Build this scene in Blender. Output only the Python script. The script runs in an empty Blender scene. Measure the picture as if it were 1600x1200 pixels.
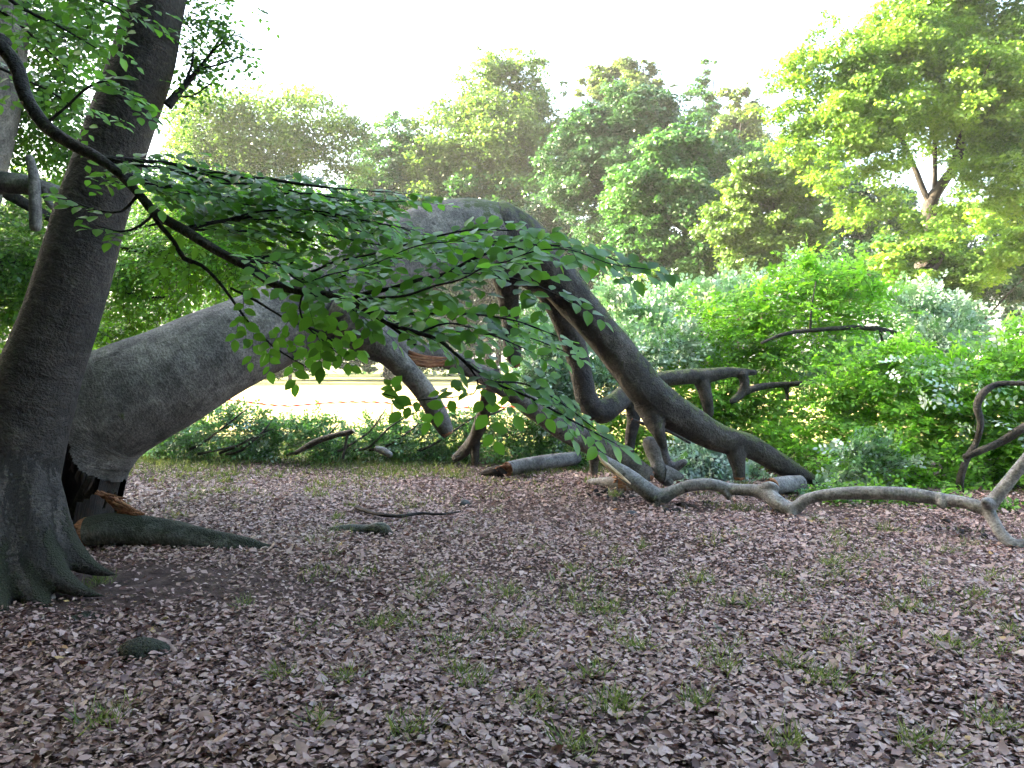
import bpy, math
import numpy as np
from mathutils import Vector

# ------------------------------------------------------------------ camera
scene = bpy.context.scene
CAMZ, PITCH, F = 1.6, math.radians(1.833), 1250.0     # F: focal length in photo pixels (1600 wide)
cam_data = bpy.data.cameras.new('camera')
cam_data.sensor_width = 36.0
cam_data.lens = 36.0 * F / 1600.0
cam_data.clip_start = 0.05
cam_data.clip_end = 3000.0
cam = bpy.data.objects.new('camera', cam_data)
scene.collection.objects.link(cam)
cam.location = (0, 0, CAMZ)
cam.rotation_euler = (math.pi / 2 - PITCH, 0, 0)
scene.camera = cam

# ------------------------------------------------------------------ sky, sun, exposure
SUN_DIR = np.array([-0.97, 0.12, 0.0]); SUN_DIR /= np.linalg.norm(SUN_DIR)
SUN_EL = math.radians(27)
world = bpy.data.worlds.new('World')
scene.world = world
world.use_nodes = True
wt = world.node_tree
for n in list(wt.nodes): wt.nodes.remove(n)
wo = wt.nodes.new('ShaderNodeOutputWorld')
wb = wt.nodes.new('ShaderNodeBackground')
ws = wt.nodes.new('ShaderNodeTexSky')
ws.sky_type = 'NISHITA'
ws.sun_disc = False
ws.sun_elevation = SUN_EL
ws.sun_rotation = math.atan2(SUN_DIR[0], SUN_DIR[1])
ws.air_density = 1.0
ws.dust_density = 6.0
ws.ozone_density = 0.6
wb.inputs['Strength'].default_value = 0.08
wt.links.new(ws.outputs[0], wb.inputs[0])
wt.links.new(wb.outputs[0], wo.inputs[0])

sun = bpy.data.lights.new('sun', 'SUN')
sun.energy = 4.5
sun.angle = math.radians(0.53)
sun.color = (1.0, 0.82, 0.54)
sun_o = bpy.data.objects.new('sun', sun)
scene.collection.objects.link(sun_o)
sd = Vector((SUN_DIR[0] * math.cos(SUN_EL), SUN_DIR[1] * math.cos(SUN_EL), math.sin(SUN_EL)))
sun_o.rotation_euler = sd.to_track_quat('Z', 'Y').to_euler()
sun_o.location = (-30, -10, 30)

scene.view_settings.view_transform = 'Standard'
scene.view_settings.look = 'None'
scene.view_settings.gamma = 1.0
scene.view_settings.exposure = 4.5
scene.cycles.max_bounces = 6
scene.cycles.diffuse_bounces = 3
scene.cycles.glossy_bounces = 2
scene.cycles.transmission_bounces = 4
scene.cycles.transparent_max_bounces = 4
scene.cycles.caustics_reflective = False
scene.cycles.caustics_refractive = False

# ------------------------------------------------------------------ pixel -> world helpers
CP, SP = math.cos(PITCH), math.sin(PITCH)
def P(px, py, d):
    """point seen at photo pixel (px, py), d metres in front of the camera along Y"""
    a, b = (px - 800) / F, (600 - py) / F
    y, z = CP + b * SP, -SP + b * CP
    return np.array([a * d / y, d, CAMZ + z * d / y])
def G(px, py, z=0.0):
    b = (600 - py) / F
    y, zz = CP + b * SP, -SP + b * CP
    t = (z - CAMZ) / zz
    return np.array([(px - 800) / F * t, y * t, z])

def H(x, y):
    x = np.asarray(x, float); y = np.asarray(y, float)
    h = 0.022 * np.sin(x * 1.3 + 0.7 * y) + 0.018 * np.sin(1.9 * y - 0.8 * x + 1.0) + 0.010 * np.sin(3.7 * x + 2.9 * y)
    return h * np.exp(-((np.hypot(x, y) / 22.0) ** 2))

def unit(v):
    v = np.asarray(v, float)
    return v / np.maximum(np.linalg.norm(v, axis=-1, keepdims=True), 1e-9)

# ------------------------------------------------------------------ mesh builder
class MB:
    def __init__(self):
        self.v, self.b, self.t, self.m, self.fr = [], [], [], [], []
        self.f = {3: [], 4: []}
        self.fm = {3: [], 4: []}
        self.n = 0
    def add(self, v, faces, mat=0, bark=None, tint=None, moss=None, fr=None):
        v = np.asarray(v, float).reshape(-1, 3)
        n = len(v)
        self.v.append(v)
        self.b.append(np.zeros((n, 3)) if bark is None else np.asarray(bark, float))
        self.fr.append(np.zeros((n, 9)) if fr is None else np.asarray(fr, float))
        self.t.append(np.full(n, 0.5) if tint is None else np.asarray(tint, float))
        self.m.append(np.zeros(n) if moss is None else np.asarray(moss, float))
        for fa in faces:
            fa = np.asarray(fa, np.int64)
            if fa.size == 0: continue
            k = fa.shape[1]
            self.f[k].append(fa + self.n)
            self.fm[k].append(np.full(len(fa), mat, np.int32))
        self.n += n
        return self.n - n
    def build(self, name, mats, parent=None, origin=None, smooth=True):
        v = np.concatenate(self.v)
        if origin is not None: v = v - np.asarray(origin, float)
        tri = np.concatenate(self.f[3]) if self.f[3] else np.zeros((0, 3), np.int64)
        qd = np.concatenate(self.f[4]) if self.f[4] else np.zeros((0, 4), np.int64)
        mi = np.concatenate([np.concatenate(self.fm[k]) if self.fm[k] else np.zeros(0, np.int32) for k in (3, 4)])
        loops = np.concatenate([tri.ravel(), qd.ravel()]).astype(np.int32)
        starts = np.concatenate([np.arange(len(tri)) * 3, len(tri) * 3 + np.arange(len(qd)) * 4]).astype(np.int32)
        me = bpy.data.meshes.new(name)
        me.vertices.add(len(v)); me.vertices.foreach_set('co', v.astype(np.float32).ravel())
        me.loops.add(len(loops)); me.loops.foreach_set('vertex_index', loops)
        me.polygons.add(len(starts)); me.polygons.foreach_set('loop_start', starts)
        me.polygons.foreach_set('material_index', mi)
        me.polygons.foreach_set('use_smooth', np.full(len(starts), smooth, bool))
        for m in (mats if isinstance(mats, (list, tuple)) else [mats]): me.materials.append(m)
        a = me.attributes.new('bark', 'FLOAT_VECTOR', 'POINT'); a.data.foreach_set('vector', np.concatenate(self.b).astype(np.float32).ravel())
        a = me.attributes.new('tint', 'FLOAT', 'POINT'); a.data.foreach_set('value', np.concatenate(self.t).astype(np.float32))
        a = me.attributes.new('moss', 'FLOAT', 'POINT'); a.data.foreach_set('value', np.concatenate(self.m).astype(np.float32))
        me.update(calc_edges=True)
        me.validate()
        o = bpy.data.objects.new(name, me)
        scene.collection.objects.link(o)
        if parent is not None: o.parent = parent
        return o

def tag(o, label=None, cat=None, group=None, kind=None):
    if label: o['label'] = label
    if cat: o['category'] = cat
    if group: o['group'] = group
    if kind: o['kind'] = kind
    return o
def thing(name, label, cat, loc, group=None):
    o = bpy.data.objects.new(name, None)
    o.empty_display_size = 0.2
    o.location = [float(c) for c in loc]
    scene.collection.objects.link(o)
    return tag(o, label, cat, group)
def part(name, mb, mats, root, label=None):
    o = mb.build(name, mats, root, np.array(root.location))
    if label: o['label'] = label
    return o

# ------------------------------------------------------------------ tubes (trunks, limbs, twigs)
def catmull(p, step):
    p = np.asarray(p, float)
    q = np.vstack([2 * p[0] - p[1], p, 2 * p[-1] - p[-2]])
    out = []
    for i in range(len(p) - 1):
        a, b, c, d = q[i], q[i + 1], q[i + 2], q[i + 3]
        n = max(1, int(round(np.linalg.norm((c - b)[:3]) / step)))
        t = (np.arange(n) / n)[:, None]
        out.append(0.5 * (2 * b + (c - a) * t + (2 * a - 5 * b + 4 * c - d) * t ** 2 + (3 * b - a - 3 * c + d) * t ** 3))
    out.append(p[-1:])
    return np.vstack(out)

def frames(c):
    T = unit(np.gradient(c, axis=0))
    N = np.zeros_like(T)
    up = np.array([0, 0, 1.0]) if abs(T[0, 2]) < 0.8 else np.array([0, 1.0, 0])
    n = unit(np.cross(T[0], up))
    for i in range(len(T)):
        n = n - T[i] * np.dot(n, T[i]); n = n / max(np.linalg.norm(n), 1e-9)
        N[i] = n
    return T, N, np.cross(T, N)

def tube(mb, pts, seg=12, step=None, lump=0.06, rough=0.0, mat=0, start='open', end='round', seed=0, woodmat=1,
         profile=None, moss=None, flare=0.0, jag=0.6, mask=None):
    """sweep through pts (x,y,z,r); ends: open / round / flat / broken"""
    r_ = np.random.default_rng(seed)
    pts = np.asarray(pts, float)
    step = step or max(0.5 * pts[:, 3].mean(), 0.01)
    d = catmull(pts, step)
    c, r = d[:, :3].copy(), np.maximum(d[:, 3], 0.0008)
    if flare:
        k = np.arange(len(r)) * step
        r = r * (1 + flare * np.exp(-k / (pts[0, 3] * 1.4)))
    T, N, B = frames(c)
    s = np.concatenate([[0], np.cumsum(np.linalg.norm(np.diff(c, axis=0), axis=1))])
    th = np.arange(seg) / seg * 2 * np.pi
    S, TH = np.meshgrid(s, th, indexing='ij')
    R = np.repeat(r[:, None], seg, 1)
    ms = np.mean(r)
    nz = np.zeros_like(R)
    for k in range(5):
        nz += r_.normal() * np.sin(r_.integers(1, 4) * TH + S / ms * r_.uniform(0.15, 0.7) + r_.uniform(0, 6.28)) / 2.2
    if rough:
        for k in range(10):
            nz += rough / max(lump, 1e-6) * r_.normal() * np.sin(r_.integers(2, 9) * TH + S / ms * r_.uniform(-3, 3) + r_.uniform(0, 6.28)) / 3.0
    R = R * (1 + lump * nz)
    if profile is not None: R = R * profile(s, TH, S)
    V = c[:, None] + R[..., None] * (np.cos(TH)[..., None] * N[:, None] + np.sin(TH)[..., None] * B[:, None])
    n = len(s)
    off = r_.uniform(0, 50)
    bark = np.stack([S + off, np.cos(TH) * r[:, None], np.sin(TH) * r[:, None]], -1)
    mo = np.zeros((n, seg)) if moss is None else moss(s, TH, V)
    i = np.arange(n - 1)[:, None]; j = np.arange(seg)[None]
    F4 = np.stack([i * seg + j, i * seg + (j + 1) % seg, (i + 1) * seg + (j + 1) % seg, (i + 1) * seg + j], -1)
    F4 = F4.reshape(-1, 4)
    if mask is not None:
        keep = mask(S, TH, V)[:-1].reshape(-1)
        F4 = F4[keep]
    base = mb.add(V.reshape(-1, 3), [F4], mat, bark.reshape(-1, 3), np.full(n * seg, r_.uniform()), mo.reshape(-1), np.repeat(np.concatenate([T, N, B], 1), seg, 0))
    jj = np.arange(seg)
    for which in ('start', 'end'):
        kind = start if which == 'start' else end
        if kind == 'open': continue
        k = 0 if which == 'start' else n - 1
        sg = -1 if which == 'start' else 1
        ring, cc, rr, tt = V[k], c[k], r[k], T[k] * sg
        if kind == 'round':
            rings = [cc + (ring - cc) * 0.72 + tt * rr * 0.45, cc + (ring - cc) * 0.3 + tt * rr * 0.68]
            m2 = mat
        elif kind == 'flat':
            rings = [cc + (ring - cc) * 0.93 + tt * rr * 0.05, cc + (ring - cc) * 0.5 + tt * rr * 0.03]
            m2 = woodmat
        else:
            j1 = r_.uniform(0, jag, (seg, 1)) * rr; j2 = r_.uniform(-0.4, jag * 1.5, (seg, 1)) * rr; j3 = r_.uniform(-0.5, jag, (seg, 1)) * rr
            rings = [cc + (ring - cc) * 0.97 + tt * j1, cc + (ring - cc) * 0.7 + tt * j2, cc + (ring - cc) * 0.35 + tt * j3]
            m2 = woodmat
        prev = base + k * seg + jj
        rgs = [ring] if m2 != mat else []
        allr = np.concatenate(rgs + rings + [(cc + tt * rr * (0.72 if kind == 'round' else 0.0))[None]])
        nb = len(allr)
        bk = np.stack([np.full(nb, off + s[k]), *(((allr - cc) @ np.stack([N[k], B[k]], 1)).T)], -1)
        b0 = mb.n
        fs = []; first = prev if m2 == mat else b0 + jj
        cur = first; o2 = b0 + (seg if m2 != mat else 0)
        for q in range(len(rings)):
            nx = o2 + jj; o2 += seg
            f4 = np.stack([cur, np.roll(cur, -1), np.roll(nx, -1), nx], -1)
            fs.append(f4 if sg > 0 else f4[:, ::-1]); cur = nx
        f3 = np.stack([cur, np.roll(cur, -1), np.full(seg, o2)], -1)
        f3 = f3 if sg > 0 else f3[:, ::-1]
        mb.add(allr, [], m2, bk, np.full(nb, r_.uniform()), None, np.tile(np.concatenate([T[k], N[k], B[k]]), (nb, 1)))
        for f in fs: mb.f[4].append(f); mb.fm[4].append(np.full(len(f), m2, np.int32))
        mb.f[3].append(f3); mb.fm[3].append(np.full(len(f3), m2, np.int32))
    return d

def fuse(mb, voxel=0.015, it=6, fac=0.5):
    """blend overlapping closed tubes into one skin; bark, moss and material come from the nearest source point"""
    from mathutils.kdtree import KDTree
    v = np.concatenate(mb.v); bk = np.concatenate(mb.b); mo = np.concatenate(mb.m); tn = np.concatenate(mb.t)
    vm = np.zeros(len(v), int)
    for k in (3, 4):
        for f, m in zip(mb.f[k], mb.fm[k]):
            vm[f[m > 0].ravel()] = 1
    tmp = mb.build('fuse_source', [])
    md = tmp.modifiers.new('r', 'REMESH'); md.mode = 'VOXEL'; md.voxel_size = voxel; md.adaptivity = 0.0
    ms = tmp.modifiers.new('s', 'SMOOTH'); ms.iterations = it; ms.factor = fac
    dg = bpy.context.evaluated_depsgraph_get()
    ev = tmp.evaluated_get(dg); me = ev.to_mesh()
    nv = len(me.vertices); co = np.empty(nv * 3, np.float32); me.vertices.foreach_get('co', co); co = co.reshape(-1, 3)
    lv = np.empty(len(me.loops), np.int32); me.loops.foreach_get('vertex_index', lv)
    ls = np.empty(len(me.polygons), np.int32); me.polygons.foreach_get('loop_start', ls)
    lt = np.empty(len(me.polygons), np.int32); me.polygons.foreach_get('loop_total', lt)
    ev.to_mesh_clear()
    old = tmp.data; bpy.data.objects.remove(tmp); bpy.data.meshes.remove(old)
    kd = KDTree(len(v))
    for i, p in enumerate(v): kd.insert(p, i)
    kd.balance()
    ix = np.array([kd.find(p)[1] for p in co])
    delta = co - v[ix]
    fr = np.concatenate(mb.fr)[ix].reshape(-1, 3, 3)
    db = np.einsum('nij,nj->ni', fr, delta)
    out = MB()
    q = lv[(ls[lt == 4][:, None] + np.arange(4))]; t = lv[(ls[lt == 3][:, None] + np.arange(3))]
    b0 = out.add(co, [], 0, bk[ix] + db, tn[ix], mo[ix])
    for k, f in ((4, q), (3, t)):
        if len(f):
            out.f[k].append(f.astype(np.int64)); out.fm[k].append((vm[ix][f].mean(1) > 0.5).astype(np.int32))
    return out

def pxpath(rows):
    """rows: (px, py, depth, full width in px) -> x,y,z,r"""
    return np.array([[*P(a, b, d), w * d / F / 2] for a, b, d, w in rows])

# ------------------------------------------------------------------ leaves
def leaves(mb, pos, d, nrm, ln, wd, k=2, fold=0.15, curl=0.1, tint=None, mat=0, flip=None):
    pos = np.asarray(pos, float); n = len(pos)
    if n == 0: return
    d = unit(d); nrm = nrm - d * np.sum(nrm * d, 1, keepdims=True); nrm = unit(nrm)
    sd_ = np.cross(d, nrm)
    ln = np.broadcast_to(np.asarray(ln, float), (n,)); wd = np.broadcast_to(np.asarray(wd, float), (n,))
    tint = np.random.default_rng(n).uniform(0, 1, n) if tint is None else np.broadcast_to(np.asarray(tint, float), (n,))
    curl = np.broadcast_to(np.asarray(curl, float), (n,)); fold = np.broadcast_to(np.asarray(fold, float), (n,))
    L, W = ln[:, None], wd[:, None]
    def pt(t, s):
        return pos + d * L * t + sd_ * W * 0.5 * s + nrm * (-(curl[:, None]) * L * t * t + fold[:, None] * W * abs(s))
    if k == 0:
        vs = [pt(0, 0), pt(0.45, 1), pt(1, 0), pt(0.45, -1)]
        V = np.stack(vs, 1); m = 4
        fq = np.array([[0, 1, 2, 3]]); ft = np.zeros((0, 3), int)
    else:
        vs = [pt(0, 0)]
        for i in range(k):
            t = (i + 1) / (k + 1)
            w = math.sin(math.pi * t ** 0.85) ** 0.75
            vs += [pt(t, w), pt(t, 0), pt(t, -w)]
        vs.append(pt(1.0, 0)); m = 2 + 3 * k
        V = np.stack(vs, 1)
        ft = [[0, 1, 2], [0, 2, 3], [m - 4, m - 1, m - 3], [m - 3, m - 1, m - 2]]
        fq = []
        for i in range(k - 1):
            a = 1 + 3 * i; b = a + 3
            fq += [[a, b, b + 1, a + 1], [a + 1, b + 1, b + 2, a + 2]]
        ft = np.array(ft); fq = np.array(fq).reshape(-1, 4) if fq else np.zeros((0, 4), int)
    o = np.arange(n)[:, None, None] * m
    fs = []
    if len(ft): fs.append((ft[None] + o).reshape(-1, 3))
    if len(fq): fs.append((fq[None] + o).reshape(-1, 4))
    mb.add(V.reshape(-1, 3), fs, mat, None, np.repeat(tint, m))

def twigs(mb, a, b, c, r, mat=1):
    """thin three-sided two-segment twigs through a, b, c"""
    n = len(a)
    if n == 0: return
    r = np.broadcast_to(np.asarray(r, float), (n,))[:, None]
    t = unit(c - a)
    u = unit(np.cross(t, np.array([0.31, 0.2, 0.93]))); w = np.cross(t, u)
    rings = []
    for p, k in ((a, 1.0), (b, 0.75), (c, 0.35)):
        for q in range(3):
            an = q * 2 * math.pi / 3
            rings.append(p + r * k * (math.cos(an) * u + math.sin(an) * w))
    V = np.stack(rings, 1)
    f = []
    for s in range(2):
        for q in range(3):
            f.append([s * 3 + q, s * 3 + (q + 1) % 3, s * 3 + 3 + (q + 1) % 3, s * 3 + 3 + q])
    f = (np.array(f)[None] + np.arange(n)[:, None, None] * 9).reshape(-1, 4)
    mb.add(V.reshape(-1, 3), [f], mat, np.tile(V.reshape(-1, 3), 1))

def sprays(mb, base, d, nrm, L, nl=10, leaf=0.07, k=2, droop=0.15, jit=0.25, spread=0.85, rng=None, tint=None, twig_r=0.0025, fold=0.12, curl=0.12, wr=0.62, twigmat=1):
    """flat leafy twigs: n twigs of length L with nl alternate leaves and a terminal one"""
    base = np.asarray(base, float); n = len(base)
    if n == 0: return
    d = unit(d); nrm = unit(nrm - d * np.sum(nrm * d, 1, keepdims=True)); bi = np.cross(d, nrm)
    L = np.broadcast_to(np.asarray(L, float), (n,))
    dn = np.array([0, 0, -1.0])
    f = lambda t: base + d * (L * t)[:, None] + dn * (droop * L * t * t)[:, None]
    if twig_r: twigs(mb, f(0.0), f(0.5), f(1.0), twig_r, twigmat)
    tt = np.full(n, 0.5) if tint is None else np.asarray(tint, float)
    pos, dd, nn, ll, ti = [], [], [], [], []
    for i in range(nl + 1):
        last = i == nl
        t = 1.0 if last else (i + 0.8 + rng.uniform(-0.2, 0.2)) / (nl + 0.6)
        s = 0 if last else (1 if i % 2 else -1)
        tang = unit(d + dn * (2 * droop * t))
        pos.append(f(t)); 
        dd.append(tang * (1.0 if last else 0.62) + bi * s * spread + rng.normal(0, jit, (n, 3)) * 0.8)
        nn.append(nrm + rng.normal(0, jit, (n, 3)))
        ll.append(leaf * rng.uniform(0.7, 1.15, n) * (1.0 - 0.25 * abs(t - 0.6)))
        ti.append(np.clip(tt + rng.normal(0, 0.18, n), 0, 1))
    pos, dd, nn, ll, ti = map(np.concatenate, (pos, dd, nn, ll, ti))
    leaves(mb, pos, dd, nn, ll, ll * wr, k, fold, curl * rng.uniform(0.2, 2, len(ll)), ti)

def circ_sample(circles, n, d, thick, rng, edge=0.5):
    """random points in balls given as photo-pixel circles at depth d (or own depth as 4th value)"""
    c = [(q + (d,))[:4] if len(q) == 3 else q for q in circles]
    w = np.array([q[2] ** 2 for q in c], float); w /= w.sum()
    idx = rng.choice(len(c), n, p=w)
    dirs = unit(rng.normal(size=(n, 3))); rad = rng.uniform(0, 1, n) ** edge
    cen = np.array([P(q[0], q[1], q[3]) for q in c]); rr = np.array([q[2] * q[3] / F for q in c])
    off = dirs * (rad * rr[idx])[:, None]
    off[:, 1] *= thick
    return cen[idx] + off, cen[idx], rr[idx], off

# ------------------------------------------------------------------ materials
def new_mat(name):
    m = bpy.data.materials.new(name); m.use_nodes = True
    nt = m.node_tree
    for n in list(nt.nodes): nt.nodes.remove(n)
    return m, nt
def N(nt, t, **kw):
    n = nt.nodes.new(t)
    for k, v in kw.items(): setattr(n, k, v)
    return n
def lk(nt, a, b): nt.links.new(a, b)
def ramp(nt, fac, stops):
    r = N(nt, 'ShaderNodeValToRGB')
    e = r.color_ramp.elements
    while len(e) < len(stops): e.new(0.5)
    for el, (p, c) in zip(e, stops):
        el.position = p; el.color = (*c, 1) if len(c) == 3 else c
    lk(nt, fac, r.inputs[0])
    return r.outputs[0]
def mixc(nt, fac, a, b, mode='MIX'):
    m = N(nt, 'ShaderNodeMix', data_type='RGBA', blend_type=mode)
    for sock, v in ((m.inputs[0], fac), (m.inputs[6], a), (m.inputs[7], b)):
        if hasattr(v, 'node'): lk(nt, v, sock)
        elif isinstance(v, (int, float)): sock.default_value = v
        else: sock.default_value = (*v, 1)
    return m.outputs[2]
def math_(nt, op, a, b=None, clamp=False):
    m = N(nt, 'ShaderNodeMath', operation=op, use_clamp=clamp)
    for s, v in ((m.inputs[0], a), (m.inputs[1], b)):
        if v is None: continue
        if hasattr(v, 'node'): lk(nt, v, s)
        else: s.default_value = v
    return m.outputs[0]
def noise(nt, vec, scale, detail=4, rough=0.55):
    n = N(nt, 'ShaderNodeTexNoise')
    n.inputs['Scale'].default_value = scale; n.inputs['Detail'].default_value = detail; n.inputs['Roughness'].default_value = rough
    if vec is not None: lk(nt, vec, n.inputs['Vector'])
    return n.outputs['Fac']
def mapv(nt, vec, scale):
    m = N(nt, 'ShaderNodeMapping'); m.inputs['Scale'].default_value = scale
    lk(nt, vec, m.inputs['Vector']); return m.outputs[0]

def leaf_mat(name, c_dark, c_light, trans=0.45, tcol=None, back=None, rough=0.42, spec=0.5):
    m, nt = new_mat(name)
    at = N(nt, 'ShaderNodeAttribute', attribute_name='tint')
    geo = N(nt, 'ShaderNodeNewGeometry')
    col = ramp(nt, at.outputs['Fac'], [(0.0, c_dark), (1.0, c_light)])
    base = col
    if back is not None:
        base = mixc(nt, geo.outputs['Backfacing'], col, back)
    pr = N(nt, 'ShaderNodeBsdfPrincipled')
    lk(nt, base, pr.inputs['Base Color'])
    pr.inputs['Roughness'].default_value = rough
    pr.inputs['Specular IOR Level'].default_value = spec
    tr = N(nt, 'ShaderNodeBsdfTranslucent')
    tc = mixc(nt, 1.0, col, tcol or (1.9, 2.0, 0.9), 'MULTIPLY')
    lk(nt, tc, tr.inputs['Color'])
    mx = N(nt, 'ShaderNodeMixShader'); mx.inputs[0].default_value = trans
    lk(nt, pr.outputs[0], mx.inputs[1]); lk(nt, tr.outputs[0], mx.inputs[2])
    out = N(nt, 'ShaderNodeOutputMaterial'); lk(nt, mx.outputs[0], out.inputs[0])
    return m

def bark_mat(name, dark=(0.07, 0.066, 0.06), light=(0.2, 0.195, 0.185), moss_amt=0.5, mosscol=(0.011, 0.013, 0.005), rings=1.0, bump=0.85, speck=0.7):
    m, nt = new_mat(name)
    at = N(nt, 'ShaderNodeAttribute', attribute_name='bark')
    bv = at.outputs['Vector']
    geo = N(nt, 'ShaderNodeNewGeometry')
    big = noise(nt, bv, 2.2, 5, 0.6)
    mid = noise(nt, bv, 9.0, 6, 0.65)
    line = noise(nt, mapv(nt, bv, (34, 2.2, 2.2)), 1.0, 4, 0.6)         # wrinkles across the stem
    fine = noise(nt, mapv(nt, bv, (60, 45, 45)), 1.0, 3, 0.6)
    f1 = math_(nt, 'ADD', math_(nt, 'MULTIPLY', big, 0.6), math_(nt, 'MULTIPLY', mid, 0.45))
    col = ramp(nt, f1, [(0.38, tuple(c * .8 for c in dark)), (0.52, tuple((a + b) / 2 for a, b in zip(dark, light))), (0.66, tuple(c * 1.25 for c in light))])
    ln = ramp(nt, line, [(0.36, (0.58, 0.56, 0.53)), (0.46, (1, 1, 1))])
    pm = ramp(nt, noise(nt, bv, 1.1, 3), [(0.42, (.1, .1, .1)), (0.62, (1, 1, 1))])
    col = mixc(nt, math_(nt, 'MULTIPLY', pm, 0.8 * rings), col, ln, 'MULTIPLY')
    lich = ramp(nt, noise(nt, bv, 5.0, 8, 0.7), [(0.56, (1, 1, 1)), (0.66, (1.45, 1.5, 1.45))])
    col = mixc(nt, 0.8, col, lich, 'MULTIPLY')
    drk = ramp(nt, noise(nt, mapv(nt, bv, (3.2, 2.6, 2.6)), 1.0, 7, .68), [(0.36, (.5, .5, .48)), (0.5, (1, 1, 1))])
    col = mixc(nt, 0.8, col, drk, 'MULTIPLY')
    fn = ramp(nt, fine, [(0.34, (0.5, 0.5, 0.5)), (0.6, (1.2, 1.2, 1.2))])
    col = mixc(nt, 0.8, col, fn, 'MULTIPLY')
    spk = ramp(nt, noise(nt, bv, 26, 6, .75), [(0.36, (.55, .53, .5)), (0.5, (1, 1, 1)), (0.64, (1.3, 1.3, 1.28))])
    col = mixc(nt, speck, col, spk, 'MULTIPLY')
    # sparse dark scars
    vo = N(nt, 'ShaderNodeTexVoronoi'); vo.inputs['Scale'].default_value = 4.6
    lk(nt, mapv(nt, bv, (1.3, 1, 1)), vo.inputs['Vector'])
    wob = math_(nt, 'ADD', vo.outputs['Distance'], math_(nt, 'MULTIPLY', math_(nt, 'SUBTRACT', mid, 0.5), 0.32))
    scar = ramp(nt, wob, [(0.085, (1, 1, 1)), (0.14, (0, 0, 0))])
    col = mixc(nt, math_(nt, 'MULTIPLY', scar, 0.8), col, (0.025, 0.022, 0.02))
    # moss: on the upward side and where the builder says so
    sx = N(nt, 'ShaderNodeSeparateXYZ'); lk(nt, geo.outputs['Normal'], sx.inputs[0])
    ma = N(nt, 'ShaderNodeAttribute', attribute_name='moss')
    mz = math_(nt, 'MULTIPLY', ma.outputs['Fac'], 1.0)
    mn = math_(nt, 'ADD', math_(nt, 'MULTIPLY', sx.outputs['Z'], 0.35), math_(nt, 'MULTIPLY', mid, 0.8))
    mk = math_(nt, 'ADD', mn, math_(nt, 'MULTIPLY', mz, 0.75))
    mf = ramp(nt, mk, [(1.04 - 0.3 * moss_amt, (0, 0, 0)), (1.22 - 0.3 * moss_amt, (1, 1, 1))])
    mcol = mixc(nt, noise(nt, bv, 60, 3), mosscol, tuple(min(1, c * 1.9) for c in mosscol))
    col = mixc(nt, mf, col, mcol)
    pr = N(nt, 'ShaderNodeBsdfPrincipled')
    lk(nt, col, pr.inputs['Base Color'])
    pr.inputs['Roughness'].default_value = 0.72
    pr.inputs['Specular IOR Level'].default_value = 0.3
    hb = math_(nt, 'ADD', math_(nt, 'MULTIPLY', line, 0.22), math_(nt, 'ADD', math_(nt, 'MULTIPLY', mid, 0.8), math_(nt, 'MULTIPLY', fine, 0.35)))
    hb = math_(nt, 'ADD', hb, math_(nt, 'MULTIPLY', mf, math_(nt, 'MULTIPLY', noise(nt, bv, 90, 2), 0.8)))
    bu = N(nt, 'ShaderNodeBump'); bu.inputs['Strength'].default_value = bump; bu.inputs['Distance'].default_value = 0.05
    lk(nt, hb, bu.inputs['Height']); lk(nt, bu.outputs[0], pr.inputs['Normal'])
    out = N(nt, 'ShaderNodeOutputMaterial'); lk(nt, pr.outputs[0], out.inputs[0])
    return m

def wood_mat(name, c1, c2, c3):
    m, nt = new_mat(name)
    at = N(nt, 'ShaderNodeAttribute', attribute_name='bark')
    bv = at.outputs['Vector']
    f = noise(nt, mapv(nt, bv, (6, 70, 70)), 1.0, 5, 0.65)
    g = noise(nt, bv, 14, 4, 0.6)
    col = ramp(nt, math_(nt, 'ADD', math_(nt, 'MULTIPLY', f, 0.6), math_(nt, 'MULTIPLY', g, 0.4)), [(0.36, c1), (0.5, c2), (0.66, c3)])
    pr = N(nt, 'ShaderNodeBsdfPrincipled'); lk(nt, col, pr.inputs['Base Color'])
    pr.inputs['Roughness'].default_value = 0.8
    bu = N(nt, 'ShaderNodeBump'); bu.inputs['Strength'].default_value = 0.7; bu.inputs['Distance'].default_value = 0.03
    lk(nt, f, bu.inputs['Height']); lk(nt, bu.outputs[0], pr.inputs['Normal'])
    out = N(nt, 'ShaderNodeOutputMaterial'); lk(nt, pr.outputs[0], out.inputs[0])
    return m

def simple_mat(name, stops, scale=8, rough=0.85, spec=0.3, bump=0.4):
    m, nt = new_mat(name)
    tc = N(nt, 'ShaderNodeTexCoord')
    f = noise(nt, tc.outputs['Object'], scale, 6, 0.62)
    pr = N(nt, 'ShaderNodeBsdfPrincipled'); lk(nt, ramp(nt, f, stops), pr.inputs['Base Color'])
    pr.inputs['Roughness'].default_value = rough; pr.inputs['Specular IOR Level'].default_value = spec
    bu = N(nt, 'ShaderNodeBump'); bu.inputs['Strength'].default_value = bump; bu.inputs['Distance'].default_value = 0.03
    lk(nt, noise(nt, tc.outputs['Object'], scale * 4, 5), bu.inputs['Height']); lk(nt, bu.outputs[0], pr.inputs['Normal'])
    out = N(nt, 'ShaderNodeOutputMaterial'); lk(nt, pr.outputs[0], out.inputs[0])
    return m

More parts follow.
